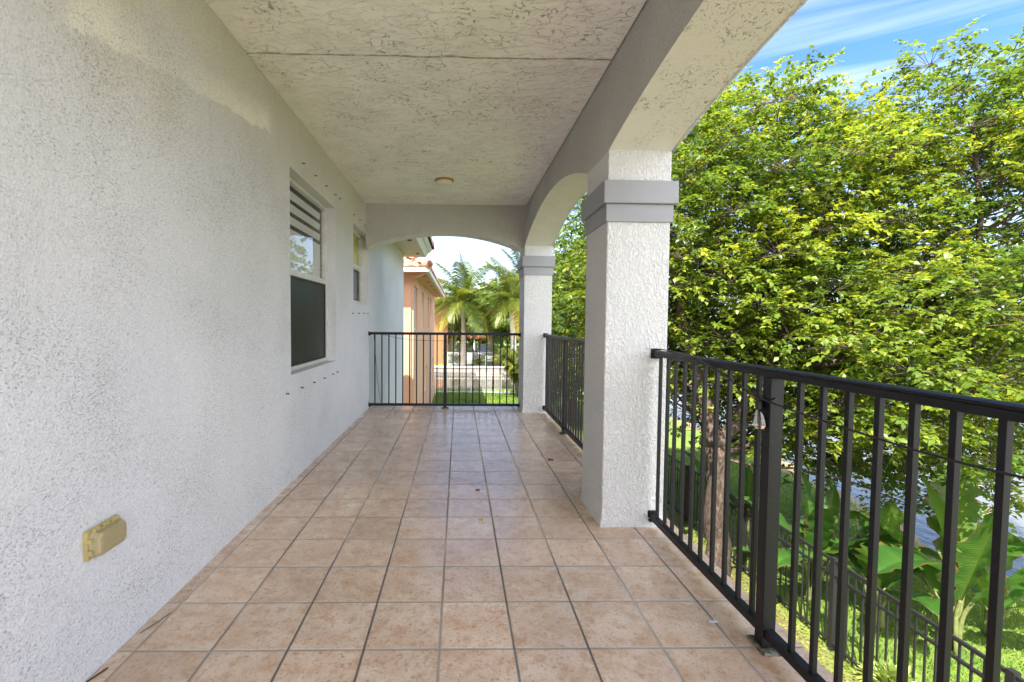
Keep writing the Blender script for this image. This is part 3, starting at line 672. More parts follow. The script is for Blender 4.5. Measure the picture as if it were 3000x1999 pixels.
# ---------------------------------------------------------------- balcony railings
def make_railing(name, p0, p1, zb, bal, posts, label, inner, r0=0.0):
    """p0,p1: ends in plan; bal/posts: distances from p0"""
    p0 = Vector((*p0, 0)); p1 = Vector((*p1, 0)); d = (p1 - p0); Ln = d.length; d = d / Ln; nrmv = Vector((-d.y, d.x, 0))
    t_ = thing(name, (p0.x, p0.y, 0), label, 'railing', 'black metal balcony railings')
    def bar(mb, a, b, w, z0, z1):
        q = [p0 + d * a - nrmv * w / 2, p0 + d * b - nrmv * w / 2, p0 + d * b + nrmv * w / 2, p0 + d * a + nrmv * w / 2]
        mb.add([(v.x, v.y, z0) for v in q] + [(v.x, v.y, z1) for v in q],
               [(0, 3, 2, 1), (4, 5, 6, 7), (0, 1, 5, 4), (1, 2, 6, 5), (2, 3, 7, 6), (3, 0, 4, 7)]); return mb
    tr = MB(); bar(tr, 0.004, Ln - 0.004, 0.048, 1.043, 1.066)
    prof = [(-0.024, 1.0665), (0.024, 1.0665), (0.020, 1.0745), (0.010, 1.079), (-0.010, 1.079), (-0.020, 1.0745)]
    q = []
    for a in (0.004, Ln - 0.004):
        for o_, z in prof: v = p0 + d * a + nrmv * o_; q.append((v.x, v.y, z))
    n = len(prof); tr.add(q, [(i, (i + 1) % n, n + (i + 1) % n, n + i) for i in range(n)] + [tuple(range(n))[::-1], tuple(range(n, 2 * n))])
    tr.build('top_rail', 'rail_metal', t_, bevel=0.002)
    bar(MB(), 0.004, Ln - 0.004, 0.036, zb, zb + 0.034).build('bottom_rail', 'rail_metal', t_, bevel=0.002)
    proto = None
    for a in bal:
        if proto is None:
            pr = bar(MB(), a - 0.008, a + 0.008, 0.0165, zb + 0.0345, 1.0425).build('baluster', 'rail_metal', t_, bevel=0.001); proto = pr; a_p = a
        else:
            c = proto.copy(); link(c); c.parent = t_; c.location = d * (a - a_p)
    for a in posts:
        po = bar(MB(), a - 0.0225, a + 0.0225, 0.05, 0.012, 1.0422).build('post', 'rail_metal', t_, bevel=0.002)
        bar(MB(), a - 0.052, a + 0.052, 0.075, 0.001, 0.0115).build('base_plate', 'weathered_plate', po, bevel=0.002)
    for a in (0.0, Ln):
        s_ = 1 if a == 0 else -1
        br = MB(); bar(br, *sorted((a + s_ * 0.001, a + s_ * 0.03)), 0.056, 1.030, 1.0425)
        bar(br, *sorted((a + s_ * 0.001, a + s_ * 0.0035)), 0.06, 1.028, 1.088)
        br.build('wall_bracket', 'rail_metal', t_)
        br = MB(); bar(br, *sorted((a + s_ * 0.001, a + s_ * 0.028)), 0.046, zb - 0.012, zb - 0.0005)
        bar(br, *sorted((a + s_ * 0.001, a + s_ * 0.0035)), 0.052, zb - 0.015, zb + 0.05)
        br.build('wall_bracket', 'rail_metal', t_)
    return t_
XR = 1.185
# near railing runs from the near column back past the camera
nb = [P1[0] - y for y in (2.583, 2.487, 2.400, 2.302, 2.206, 2.112, 2.012, 1.915, 1.816, 1.726, 1.570, 1.513 - 0.0) if y != 1.570]
nb += [P1[0] - (1.417 - 0.0965 * k) for k in range(0, 13)]
nb = [a for a in nb if 0.02 < a < 2.9 and not abs(a - (P1[0] - 0.10)) < 0.05]
make_railing('balcony_railing', (XR, P1[0]), (XR, P0[1]), 0.05, nb, [P1[0] - 1.648, P1[0] - 0.10],
             'black balcony railing nearest the viewer, right of the near column', -1)
make_railing('balcony_railing', (XR - 0.01, P2[0]), (XR - 0.01, P1[1]), 0.05, [0.08 + 0.0965 * k for k in range(29) if abs(0.08 + 0.0965 * k - 1.14) > 0.06],
             [1.14], 'black balcony railing seen edge-on between the two columns', -1)
make_railing('balcony_railing', (XW, 6.31), (XI, 6.31), 0.035,
             [x - XW for x in (-1.182, -1.083, -0.985, -0.887, -0.789, -0.692, -0.594, -0.498, -0.402, -0.305, -0.074, .014, .109, .203, .3, .397, .494, .591, .688, .785)],
             [-0.19 - XW], 'black balcony railing across the far end under the arch', 1)

# ---------------------------------------------------------------- small things on the balcony
# weatherproof outlet box on the wall
ob = thing('outlet_box', (XW, 1.575, 0.42), 'yellowed plastic outlet cover on the white wall near the floor', 'outlet cover')
MB().box(XW - 0.002, XW + 0.016, 1.508, 1.656, 0.415, 0.517).build('back_plate', 'yellowed_plastic', ob, bevel=0.004)
cv = MB()
y0, y1, z0, z1 = 1.512, 1.652, 0.420, 0.512
rings = [(0.017, 0.0), (0.029, 0.0), (0.0295, 0.004), (0.044, 0.006), (0.050, 0.011), (0.052, 0.020)]
vs = []
for x, ins in rings:
    a0, a1, c0, c1 = y0 + ins, y1 - ins, z0 + ins, z1 - ins; q_ = min(0.012, (c1 - c0) * 0.3)
    loop = [(a0 + q_, c0), (a1 - q_, c0), (a1, c0 + q_), (a1, c1 - q_), (a1 - q_, c1), (a0 + q_, c1), (a0, c1 - q_), (a0, c0 + q_)]
    vs += [(XW + x, y, z) for y, z in loop]
fs = [(i * 8 + k, i * 8 + (k + 1) % 8, (i + 1) * 8 + (k + 1) % 8, (i + 1) * 8 + k) for i in range(len(rings) - 1) for k in range(8)] + [tuple(range((len(rings) - 1) * 8, len(rings) * 8))]
cv.add(vs, fs).build('cover', 'yellowed_clear_cover', ob, bevel=0.003)
for y in (1.535, 1.577, 1.62):
    MB().tube([(XW + 0.026, y - 0.010, 0.516), (XW + 0.026, y + 0.010, 0.516)], 0.007, 8).build('hinge', 'yellowed_plastic', ob, smooth=False)
for z in (0.447, 0.487):
    MB().box(XW + 0.018, XW + 0.034, 1.502, 1.5115, z - 0.008, z + 0.008).build('latch_tab', 'yellowed_plastic', ob, bevel=0.002)
# ceiling lamp
cl = thing('ceiling_lamp', (-0.172, 5.07, ZC), 'small round off-white lamp flush on the ceiling with a rusty rim', 'ceiling lamp')
MB().lathe([(0.103, 0.0), (0.105, -0.012), (0.098, -0.016), (0.095, -0.016)], (-0.172, 5.07, ZC - 0.0005), 32).build('rim', 'rust_trim', cl, smooth=True)
MB().lathe([(0.094, -0.0165), (0.093, -0.03), (0.080, -0.046), (0.05, -0.056), (0.012, -0.060)], (-0.172, 5.07, ZC - 0.0005), 32).build('lens', 'lamp_white', cl, smooth=True)
# string light along the near railing
def cat(pts, n=8):
    """smooth curve through points"""
    P_ = [Vector(p) for p in pts]; out = []
    for i in range(len(P_) - 1):
        a, b, c, d = P_[max(i - 1, 0)], P_[i], P_[i + 1], P_[min(i + 2, len(P_) - 1)]
        for k in range(n):
            t_ = k / n; out.append(0.5 * ((2 * b) + (c - a) * t_ + (2 * a - 5 * b + 4 * c - d) * t_ ** 2 + (3 * b - a - 3 * c + d) * t_ ** 3))
    return out + [P_[-1]]
sg = thing('string_light', (1.15, 1.66, 0.9), 'black outdoor string light cable with one clear bulb looped along the near railing', 'string light')
cpts = [(1.205, 2.648, 1.075), (1.190, 2.60, 1.087), (1.175, 2.42, 1.0855), (1.158, 2.20, 1.082), (1.151, 2.04, 1.055), (1.15, 1.86, 1.008), (1.148, 1.70, 0.962), (1.148, 1.63, 0.956), (1.148, 1.52, 0.948),
        (1.15, 1.35, 0.938), (1.15, 1.20, 0.932), (1.15, 1.05, 0.929), (1.15, 0.88, 0.935), (1.15, 0.6, 0.96), (1.152, 0.3, 1.02), (1.155, 0.05, 1.085), (1.19, -0.1, 1.086), (1.20, -0.268, 1.075)]
MB().tube(cat(cpts), 0.0032, 6).build('cable', 'rubber_black', sg, smooth=True)
MB().tube(cat([(1.148, 1.665, 0.957), (1.149, 1.672, 0.965), (1.158, 1.66, 0.97), (1.175, 1.622, 0.965), (1.155, 1.618, 0.957)], 6), 0.004, 6).build('cable_tie', 'rubber_black', sg, smooth=True)
tl_ = Matrix.Rotation(R(-14), 3, 'X') @ Matrix.Rotation(R(6), 3, 'Y')
bc = Vector((1.148, 1.672, 0.955))
MB().lathe([(0.005, 0.0), (0.010, -0.004), (0.0135, -0.012), (0.0135, -0.036), (0.0125, -0.040)], bc, 16, tilt=tl_).build('socket', 'rubber_black', sg, smooth=True)
bulb = MB().lathe([(0.011, -0.0395), (0.014, -0.048), (0.020, -0.075), (0.0245, -0.095), (0.024, -0.101), (0.015, -0.1125), (0.004, -0.115)], bc, 10, tilt=tl_).build('bulb', 'bulb_glass', sg)
MB().tube([bc + tl_ @ Vector((0, 0, -0.041)), bc + tl_ @ Vector((0, 0, -0.085))], 0.0035, 6).build('filament', 'filament_holder', bulb)
# thin cable on the far railing
fc = thing('loose_cable', (-1.2, 6.28, 0.07), 'thin black cable sagging along the far railing with an end hanging down', 'cable')
MB().tube(cat([(-1.255, 6.283, 1.085), (-1.244, 6.283, 1.066), (-1.073, 6.283, 1.044), (-.924, 6.283, 1.013), (-.774, 6.283, .984), (-.581, 6.283, .968), (-.19, 6.278, .962), (.192, 6.283, .978), (.55, 6.283, 1.02), (.84, 6.283, 1.075)]), 0.0028, 5).build('cable', 'rubber_black', fc)
MB().tube(cat([(-1.195, 6.284, 1.056), (-1.18, 6.288, .9), (-1.169, 6.29, .732), (-1.137, 6.29, .366), (-1.099, 6.29, .075)]), 0.0028, 5).build('hanging_end', 'rubber_black', fc)
# bits on the floor
def crumb(name, loc, size, mat, label, cat_, seed):
    r_ = random.Random(seed); mb = MB(); vs = []; n = 9
    for k in range(n):
        a = 2 * math.pi * k / n; q_ = size * (0.6 + 0.4 * r_.random())
        vs.append((loc[0] + q_ * math.cos(a), loc[1] + 0.6 * q_ * math.sin(a), 0.003 + size * 0.5 * r_.random()))
    vs.append((loc[0], loc[1], size * 0.45)); vs2 = [(x, y, 0.0015) for x, y, z in vs[:n]]
    mb.add(vs + vs2, [(k, (k + 1) % n, n) for k in range(n)] + [(n + 1 + k, n + 1 + (k + 1) % n, (k + 1) % n, k) for k in range(n)] + [tuple(range(n + 1, 2 * n + 1))[::-1]])
    o = mb.build(name, mat); top(o, (loc[0], loc[1], 0), label, cat_); return o
crumb('dry_leaf', (0.148, 3.227), 0.021, 'dry_leaf', 'dark brown curled dead leaf in the middle of the tile floor', 'dead leaf', 1)
crumb('dry_leaf', (0.146, 2.74), 0.016, 'yellow_leaf', 'small yellowish dead leaf on the tile floor nearer the viewer', 'dead leaf', 2)
crumb('dry_leaf', (0.835, 3.95), 0.03, 'dry_leaf', 'dark leaf scrap lying beside the far foot of the near column', 'dead leaf', 3)
o = MB().box(1.045, 1.085, 1.782, 1.795, 0.001, 0.006).build('paint_chip', 'paint_chip', bevel=0.002); top(o, (1.065, 1.788, 0), 'small grey paint chip on the tiles beside the railing post', 'chip')
o = MB().tube(cat([(-1.25, 1.74, .003), (-1.225, 1.80, .004), (-1.21, 1.86, .003)]), 0.0016, 5).build('twig', 'twig_dark'); top(o, (-1.23, 1.8, 0), 'thin curved dark twig on the floor strip along the white wall', 'twig')
o = MB().tube([(-1.262, 1.50, .003), (-1.238, 1.56, .004)], 0.003, 5).build('twig', 'twig_dark'); top(o, (-1.25, 1.53, 0), 'short thick dark twig at the bottom edge beside the wall', 'twig')

# ---------------------------------------------------------------- neighbour houses
oh = thing('orange_house', (-4.5, 18.5, GZ), 'orange stucco house with barrel tile roof just beyond the white wall', 'house')
OX, OY0, OY1 = -1.36, 12.7, 25.0
ow = [(13.5, 14.65, 0.93, 2.30), (16.27, 17.39, 0.94, 2.30), (19.5, 20.5, 0.94, 2.30), (21.2, 22.1, 1.46, 2.33), (17.95, 19.4, -1.75, -0.66), (22.1, 24.0, -2.1, -0.72)]
wl2 = MB()
wall_grid(wl2, OX, sorted({OY0, OY1, *[v for w in ow for v in w[:2]]}), sorted({GZ - .4, 2.75, *[v for w in ow for v in w[2:]]}), ow)
wl2.add([(OX, OY0, GZ - .4), (-9, OY0, GZ - .4), (-9, OY0, 2.75), (OX, OY0, 2.75)], [(0, 3, 2, 1)])
wl2.add([(OX, OY1, GZ - .4), (-9, OY1, GZ - .4), (-9, OY1, 2.75), (OX, OY1, 2.75)], [(0, 1, 2, 3)])
for (y0, y1, z0, z1) in ow:
    xi = OX - 0.14
    wl2.add([(OX, y0, z0), (OX, y1, z0), (xi, y1, z0), (xi, y0, z0), (OX, y0, z1), (OX, y1, z1), (xi, y1, z1), (xi, y0, z1)], [(0, 1, 2, 3), (4, 7, 6, 5), (0, 3, 7, 4), (1, 5, 6, 2)])
wl2.build('wall', 'orange_stucco', oh)
for k, (y0, y1, z0, z1) in enumerate(ow):
    f = MB(); frame_box(f, OX - 0.13, OX - 0.07, y0 + .002, y1 - .002, z0 + .002, z1 - .002, 0.05)
    f.box(OX - 0.125, OX - 0.08, y0 + .06, y1 - .06, (z0 + z1) / 2 - .02, (z0 + z1) / 2 + .02)
    w = f.build('window', 'white_metal', oh)
    MB().box(OX - 0.11, OX - 0.10, y0 + .05, y1 - .05, z0 + .05, z1 - .05).build('pane', 'bronze_glass', w)
MB().box(OX + .001, OX + .06, 12.705, 12.9, 2.36, 2.56).tube([(OX + .04, 12.78, 2.45), (-0.98, 12.36, 2.53)], 0.045, 8).box(OX + .001, OX + .07, 12.74, 12.83, GZ, 2.36).build('downspout', 'orange_stucco', oh)
EX, EYF, EYB, EZ = -0.82, 12.17, 25.6, 2.57
MB().box(-9, EX - 0.09, EYF + 0.09, OY0 - .001, EZ, EZ + .03).box(OX + .001, EX - 0.09, OY0, EYB, EZ, EZ + .03).box(OX - .3, EX - .09, OY1 + .001, EYB, EZ - .0005, EZ + .0295).build('soffit', 'orange_stucco', oh)
for k in range(6): MB().box(-1.12, -1.0, 13.2 + 2.0 * k, 13.45 + 2.0 * k, EZ - .004, EZ - .0005).build('soffit_vent', 'wood_brown', oh)
MB().box(-9, EX - .001, EYF, EYF + 0.088, EZ - .005, EZ + .135).box(EX - 0.088, EX, EYF + .001, EYB, EZ - .004, EZ + .136).build('gutter', 'gutter_white', oh, bevel=0.012)
ts = MB(); tile_slope(ts, (EX + 0.02, EYF - 0.02, EZ + .15), (-1, 0, 0), (0, 1, 0), 8.2, 3.6, 0.36, 1.0, 1.0)
tile_slope(ts, (EX + 0.02, EYF - 0.02, EZ + .15), (0, 1, 0), (-1, 0, 0), 13.4, 3.6, 0.36, 1.0, 1.0, sub=5)
for k in range(9):      # ridge barrels on the hip
    t0, t1 = k * 0.42, k * 0.42 + 0.44
    pa = Vector((EX + .02 - t0, EYF - .02 + t0, EZ + .19 + t0 * .36)); pb = Vector((EX + .02 - t1, EYF - .02 + t1, EZ + .17 + t1 * .36))
    ts.tube([pa, pb], [0.12, 0.095], 10)
ts.build('roof', 'roof_tile', oh)

h2 = thing('canal_house', (-4.5, 46, GZ), 'deep orange house with a beige bay on the far side of the canal', 'house')
MB().box(-9, -1.07, 43.2, 56, GZ, 3.15).build('wall', 'deep_orange_stucco', h2)
b = MB().box(-1.068, -0.63, 45.2, 55, GZ, 3.1).build('bay_wall', 'beige_stucco', h2)
MB().box(-0.628, -0.56, 46, 48, 0.6, 2.2).build('bay_window', 'white_metal', b)
MB().box(-9.3, -0.45, 42.7, 56.5, 3.152, 3.30).build('eave', 'gutter_white', h2)
MB().prism([(-0.3, 3.301), (-4.7, 4.9), (-9.3, 3.301)], 'y', 42.6, 56.6).build('roof', 'roof_tile', h2)

# white picket fences either side of the canal
def white_fence(x0, x1, yf, slope, sp, label, panel=None):
    def yy(x): return yf + slope * (x - x0)
    t_ = thing('white_fence', (x0, yf, GZ), label, 'fence', 'white metal fences by the canal')
    top_z, bot_z = GZ + 1.22, GZ + 0.12
    for z in (top_z, bot_z, top_z - 0.14):
        MB().prism([(x0, yy(x0) - .018), (x1, yy(x1) - .018), (x1, yy(x1) + .018), (x0, yy(x0) + .018)], 'z', z - 0.025, z).build('rail', 'white_metal', t_)
    n = int((x1 - x0) / sp); pp = pk = None
    for k in range(n + 1):
        x = x0 + k * sp
        if k % 18 == 0:
            if pp is None: pp = MB().box(x - .03, x + .03, yf - .03, yf + .03, GZ - .2, top_z + .03).build('post', 'white_metal', t_)
            else: c = pp.copy(); link(c); c.parent = t_; c.location = (x - x0, yy(x) - yf, 0)
        else:
            if pk is None: pk = MB().box(x - .012, x + .012, yf - .012, yf + .012, GZ + .03, top_z - .026).build('picket', 'white_metal', t_); xk = x
            else: c = pk.copy(); link(c); c.parent = t_; c.location = (x - xk, yy(x) - yy(xk), 0)
    if panel: MB().box(panel[0], panel[1], yf - .05, yf - .03, GZ + .1, GZ + 1.2).build('solid_panel', 'white_paint', t_)
    return t_
white_fence(-1.34, 6.6, 25.75, -0.06, 0.115, 'white picket fence on the near lawn beside the orange house')
white_fence(-1.05, 7.2, 42.2, 0.0, 0.105, 'white picket fence on the far bank behind the palm trunk', (0.55, 1.35))
# things beyond the far fence
pav = thing('garden_shelter', (2.2, 56, GZ), 'low terracotta roofed shelter on white posts far behind the white fences', 'shelter')
MB().prism([(-0.1, -0.78), (4.0, -0.78), (2.7, -0.42), (1.2, -0.42)], 'y', 54.5, 57.5).build('roof', 'terracotta_paint', pav)
for x in (0.15, 1.9, 3.7): MB().box(x - .09, x + .09, 54.7, 54.88, GZ, -0.785).build('post', 'white_paint', pav)
MB().box(-0.3, 4.3, 57.3, 57.5, GZ, -1.6).build('back_wall', 'white_paint', pav)
MB().box(0.2, 3.9, 54.45, 54.5, -0.96, -0.80).build('fascia', 'wood_brown', pav)
car = thing('parked_car', (2.9, 50.2, GZ), 'dark blue parked car facing the canal behind the far white fence', 'car')
def cx_(w, pr): return MB().prism(pr, 'x', 2.9 - w / 2, 2.9 + w / 2)
cx_(1.75, [(48.2, GZ + .35), (52.4, GZ + .35), (52.5, GZ + .8), (52.2, GZ + 1.0), (49.4, GZ + .98), (48.25, GZ + .82)]).build('body', 'car_paint', car, bevel=0.08, seg=3)
cx_(1.5, [(49.3, GZ + .985), (52.1, GZ + 1.0), (51.6, GZ + 1.5), (50.1, GZ + 1.5)]).build('cabin', 'car_glass', car, bevel=0.05)
cx_(1.3, [(50.05, GZ + 1.501), (51.65, GZ + 1.501), (51.5, GZ + 1.54), (50.2, GZ + 1.54)]).build('roof', 'car_paint', car, bevel=0.015)
for sx in (-1, 1):
    for y in (49.05, 51.7):
        MB().tube([(2.9 + sx * .70, y, GZ + .33), (2.9 + sx * .90, y, GZ + .33)], .33, 18).build('wheel', 'tyre', car)
    MB().box(2.9 + sx * .62 - .16, 2.9 + sx * .62 + .16, 48.17, 48.22, GZ + .62, GZ + .74).build('headlight', 'headlamp', car, bevel=0.01)
MB().box(2.5, 3.3, 48.16, 48.21, GZ + .5, GZ + .66).build('grille', 'chrome', car)
bt = thing('stone_planter', (3.45, 41.2, GZ), 'brown pedestal planter by the far canal edge in front of the fence', 'planter')
MB().prism([(3.2, GZ), (3.7, GZ), (3.62, GZ + .12), (3.58, GZ + .55), (3.7, GZ + .62), (3.2, GZ + .62), (3.32, GZ + .55), (3.28, GZ + .12)], 'y', 40.95, 41.45).build('pedestal', 'wood_brown', bt, bevel=0.02)
MB().box(3.1, 3.8, 40.85, 41.55, GZ + .621, GZ + .72).build('rim', 'terracotta_paint', bt, bevel=0.02)
tb = thing('garden_bench', (3.4, 41.8, GZ), 'white garden bench on the far bank behind the brown planter', 'bench')
MB().box(2.5, 4.4, 41.62, 42.0, GZ + .44, GZ + .49).build('seat', 'white_paint', tb)
MB().box(2.5, 4.4, 41.99, 42.03, GZ + .62, GZ + .92).build('backrest', 'white_paint', tb)
for x in (2.56, 4.34):
    MB().box(x - .03, x + .03, 41.64, 41.7, GZ, GZ + .439).build('leg', 'white_paint', tb); MB().box(x - .03, x + .03, 41.93, 41.985, GZ, GZ + .95).build('leg', 'white_paint', tb)

# black garden fence below the balcony
gf = thing('garden_fence', (4.8, 7, GZ), 'low black metal garden fence running between the lawn and the balcony', 'fence')
FX, FY0, FY1 = 4.80, 2.2, 12.2
for z0, z1 in ((GZ + 1.16, GZ + 1.195), (GZ + 0.98, GZ + 1.01), (GZ + 0.1, GZ + 0.13)):
    MB().box(FX - .016, FX + .016, FY0, FY1, z0, z1).build('rail', 'garden_fence_metal', gf)
pk = pp = None
for k in range(100):
    y = FY0 + 0.02 + k * 0.1015
    if k % 18 == 14:
        if pp is None:
            pp = MB().box(FX - .032, FX + .032, y - .032, y + .032, GZ - .1, GZ + 1.22).build('post', 'garden_fence_metal', gf); yp = y
        else: c = pp.copy(); link(c); c.parent = gf; c.location = (0, y - yp, 0)
    else:
        if pk is None: pk = MB().box(FX - .008, FX + .008, y - .008, y + .008, GZ + .05, GZ + 1.1595).build('picket', 'garden_fence_metal', gf); yk = y
        else: c = pk.copy(); link(c); c.parent = gf; c.location = (0, y - yk, 0)

# ---------------------------------------------------------------- trees
def crown_points(ells, spacing, n_try, r_):
    out = []
    vol = np.array([e[1][0] * e[1][1] * e[1][2] for e in ells]); pr = vol / vol.sum()
    for _ in range(n_try):
        k = r_.choice(len(ells), p=pr); c, rad = ells[k]
        d = r_.normal(size=3); d /= np.linalg.norm(d)
        p = np.array(c) + d * np.array(rad) * (0.45 + 0.6 * r_.random() ** 0.6)
        if all(np.sum((p - q) ** 2) > spacing ** 2 for q in out): out.append(p)
    return np.array(out)
def tree(name, base, leaders, ells, label, mat, spacing, tries, sprays, per, leaf, cr_, seed, group=None, r0=0.16, limit=None, bark='bark', twigs=True, spray_len=0.28):
    r_ = np.random.default_rng(seed)
    root = thing(name, base, label, 'tree', group)
    tk = MB()
    nodes = []
    for ld, ra in leaders:
        pts = cat([Vector(p) for p in ld], 5); n = len(pts)
        rad = [ra[0] + (ra[1] - ra[0]) * i / (n - 1) for i in range(n)]
        pts = [p + Vector(r_.normal(size=3) * rad[i] * 0.12) for i, p in enumerate(pts)]
        tk.tube(pts, rad, 10)
        nodes += [(np.array(p), rr) for p, rr in zip(pts, rad)]
    C = crown_points(ells, spacing, tries, r_)
    if limit: C = np.array([c for c in C if limit(c)])
    nodes = [nd for nd in nodes if nd[0][2] > base[2] + 1.9]
    NP = np.array([nd[0] for nd in nodes])
    LC, LD, LN, LL, LT = [], [], [], [], []
    for c in C:
        d = np.linalg.norm(NP - c, axis=1) + 0.7 * np.maximum(0, NP[:, 2] - c[2] + 0.3)
        k = int(np.argmin(d)); a = NP[k]
        mid = a * 0.5 + c * 0.5 + np.array([0, 0, 0.12 * np.linalg.norm(c - a)]) + r_.normal(size=3) * 0.1
        rr = min(nodes[k][1] * 0.55, 0.035)
        tk.tube(cat([Vector(a), Vector(a * .7 + mid * .3 + r_.normal(size=3) * .05), Vector(mid), Vector(c)], 3), [rr + (0.006 - rr) * i / 9 for i in range(10)], 5, caps=False)
        ct = r_.random()          # clump's own age: young sprays are yellower
        for s_ in range(sprays):
            u = r_.normal(size=3); u[2] = abs(u[2]) * 0.85 - 0.2; u /= np.linalg.norm(u)
            st = c + u * cr_ * (0.25 + 0.75 * r_.random() ** 0.6)
            ax = u * 1.0 + np.array([0, 0, -0.12]) + r_.normal(size=3) * 0.3; ax /= np.linalg.norm(ax)
            if twigs and s_ % 3 == 0: tk.tube([Vector(c * .6 + st * .4 - u * .1), Vector(st + ax * spray_len * .5)], [0.006, 0.002], 3, caps=False)
            tt = np.linspace(0.0, 1.0, per) + r_.normal(size=per) * 0.03
            drp = np.zeros((per, 3)); drp[:, 2] = -0.30 * tt ** 2 * spray_len
            pos = st + ax * (tt * spray_len)[:, None] + drp
            side = np.cross(ax, [0, 0, 1.0]); side /= (np.linalg.norm(side) + 1e-6)
            sg_ = np.where(np.arange(per) % 2 == 0, 1.0, -1.0)[:, None]
            ld = side * sg_ * 0.8 + ax * 0.55 + np.array([0, 0, -0.28]) + r_.normal(size=(per, 3)) * 0.32
            ln = np.array([0, 0, 1.0]) + r_.normal(size=(per, 3)) * 0.38
            LC.append(pos); LD.append(ld); LN.append(ln); LL.append(leaf * (0.7 + 0.6 * r_.random(per)))
            LT.append(np.clip(0.02 + 0.68 * ct + 0.35 * r_.random() * r_.random(per) + 0.15 * r_.normal(size=per), 0, 1))
    tk.build('trunk', bark, root, smooth=True)
    LC, LD, LN, LL, LT = map(np.concatenate, (LC, LD, LN, LL, LT))
    leaves('crown', LC, LD, LN, LL, LL * 0.31, LT, mat, root)
    return root
big = tree('shade_tree', (4.35, 7.2, GZ),
     [([(4.38, 7.25, GZ - .1), (4.30, 7.18, -1.9), (4.20, 7.1, -0.75)], (0.20, 0.15)),
      ([(4.20, 7.1, -0.75), (4.02, 7.25, 0.1), (3.85, 7.45, 0.9), (3.75, 7.7, 2.0), (3.7, 8.0, 3.2), (3.9, 8.3, 4.8)], (0.12, 0.03)),
      ([(4.20, 7.1, -0.75), (4.62, 7.15, -0.2), (4.98, 7.25, 0.35), (5.28, 7.3, 0.95), (5.4, 7.5, 2.0), (5.5, 7.8, 3.4), (5.9, 8.2, 5.0)], (0.12, 0.03)),
      ([(4.85, 7.2, 0.15), (5.6, 6.9, 0.55), (6.4, 6.5, 0.95), (7.2, 6.3, 1.5), (7.8, 6.6, 2.6), (8.0, 6.9, 4.0)], (0.08, 0.025)),
      ([(5.3, 7.3, 1.0), (6.1, 7.6, 1.7), (6.9, 7.9, 2.6), (7.4, 8.1, 4.0), (7.6, 8.3, 5.2)], (0.07, 0.02)),
      ([(5.6, 6.9, 0.55), (6.0, 6.0, 0.35), (6.4, 5.4, 0.3)], (0.05, 0.015)),
      ([(3.85, 7.45, 0.9), (3.4, 8.1, 1.5), (3.0, 8.9, 2.3), (2.9, 9.3, 3.2)], (0.06, 0.02))],
     [((5.0, 8.4, 2.4), (2.5, 2.2, 2.9)), ((8.5, 7.5, 2.7), (1.9, 2.0, 2.95)), ((6.8, 8.0, 1.9), (1.7, 1.8, 2.7)), ((6.6, 5.7, 0.6), (1.5, 0.9, 1.5)), ((3.6, 8.9, 1.9), (1.7, 1.9, 2.6)),
      ((5.4, 7.6, 0.1), (1.7, 1.2, 0.9)), ((7.5, 6.6, -0.5), (1.7, 1.1, 1.1)), ((7.4, 8.0, -0.7), (2.1, 1.0, 1.0)), ((5.8, 8.2, -0.5), (1.3, 0.9, 0.9))],
     'large leafy shade tree with a forked trunk filling the view right of the near column', 'tree_leaf', 0.60, 4200, 50, 13, 0.080, 0.55, 5, r0=0.17,
     limit=lambda c: c[0] > 2.1 and not (c[0] < 4.4 and c[2] < -0.2))
# ---------------------------------------------------------------- trees further off
tree('lawn_tree', (4.6, 17.6, GZ), [([(4.6, 17.6, GZ - .1), (4.5, 17.5, -1.0), (4.7, 17.5, 0.6), (4.6, 17.6, 2.6)], (0.2, 0.05)),
     ([(4.5, 17.5, -1.0), (3.7, 17.2, 0.2), (3.3, 17.0, 1.8)], (0.1, 0.03)), ([(4.6, 17.5, -.6), (5.6, 17.8, .6), (6.2, 18, 2.0)], (0.1, 0.03))],
     [((4.9, 17.6, 1.7), (2.1, 2.3, 2.9)), ((4.4, 17.2, -.6), (1.6, 1.6, 1.3))], 'leafy tree on the lawn seen in the gap between the two columns', 'far_leaf', 0.55, 900, 12, 11, 0.15, 0.5, 9, twigs=False,
     limit=lambda c: c[0] > 0.2 * c[1] - 0.35)
bt1 = tree('bank_tree', (3.2, 56, GZ), [([(3.2, 58.5, GZ - .1), (3.2, 58.5, -0.5), (3.2, 58.5, 2.6)], (0.25, 0.08))],
     [((3.2, 58.5, 1.2), (4.6, 3.2, 3.0))], 'rounded green tree behind the terracotta shelter across the canal', 'far_leaf', 1.0, 500, 12, 10, 0.40, 0.9, 21, 'green trees on the far bank', twigs=False, spray_len=0.9)
for (x, y, s_, lb) in ((9.5, 56, 1.25, 'tall green tree on the far bank, right of the palms'), (15.5, 52, 1.1, 'green tree on the far bank at the right end of the seawall'), (-0.2, 66, 1.15, 'green tree on the far bank peeking out beside the beige bay'), (6.2, 64, 1.35, 'farthest green tree on the far bank behind the palms')):
    c = copy_tree(bt1); c.location = (x, y, GZ); c.scale = (s_, s_, s_); c.rotation_euler.z = x; c['label'] = lb

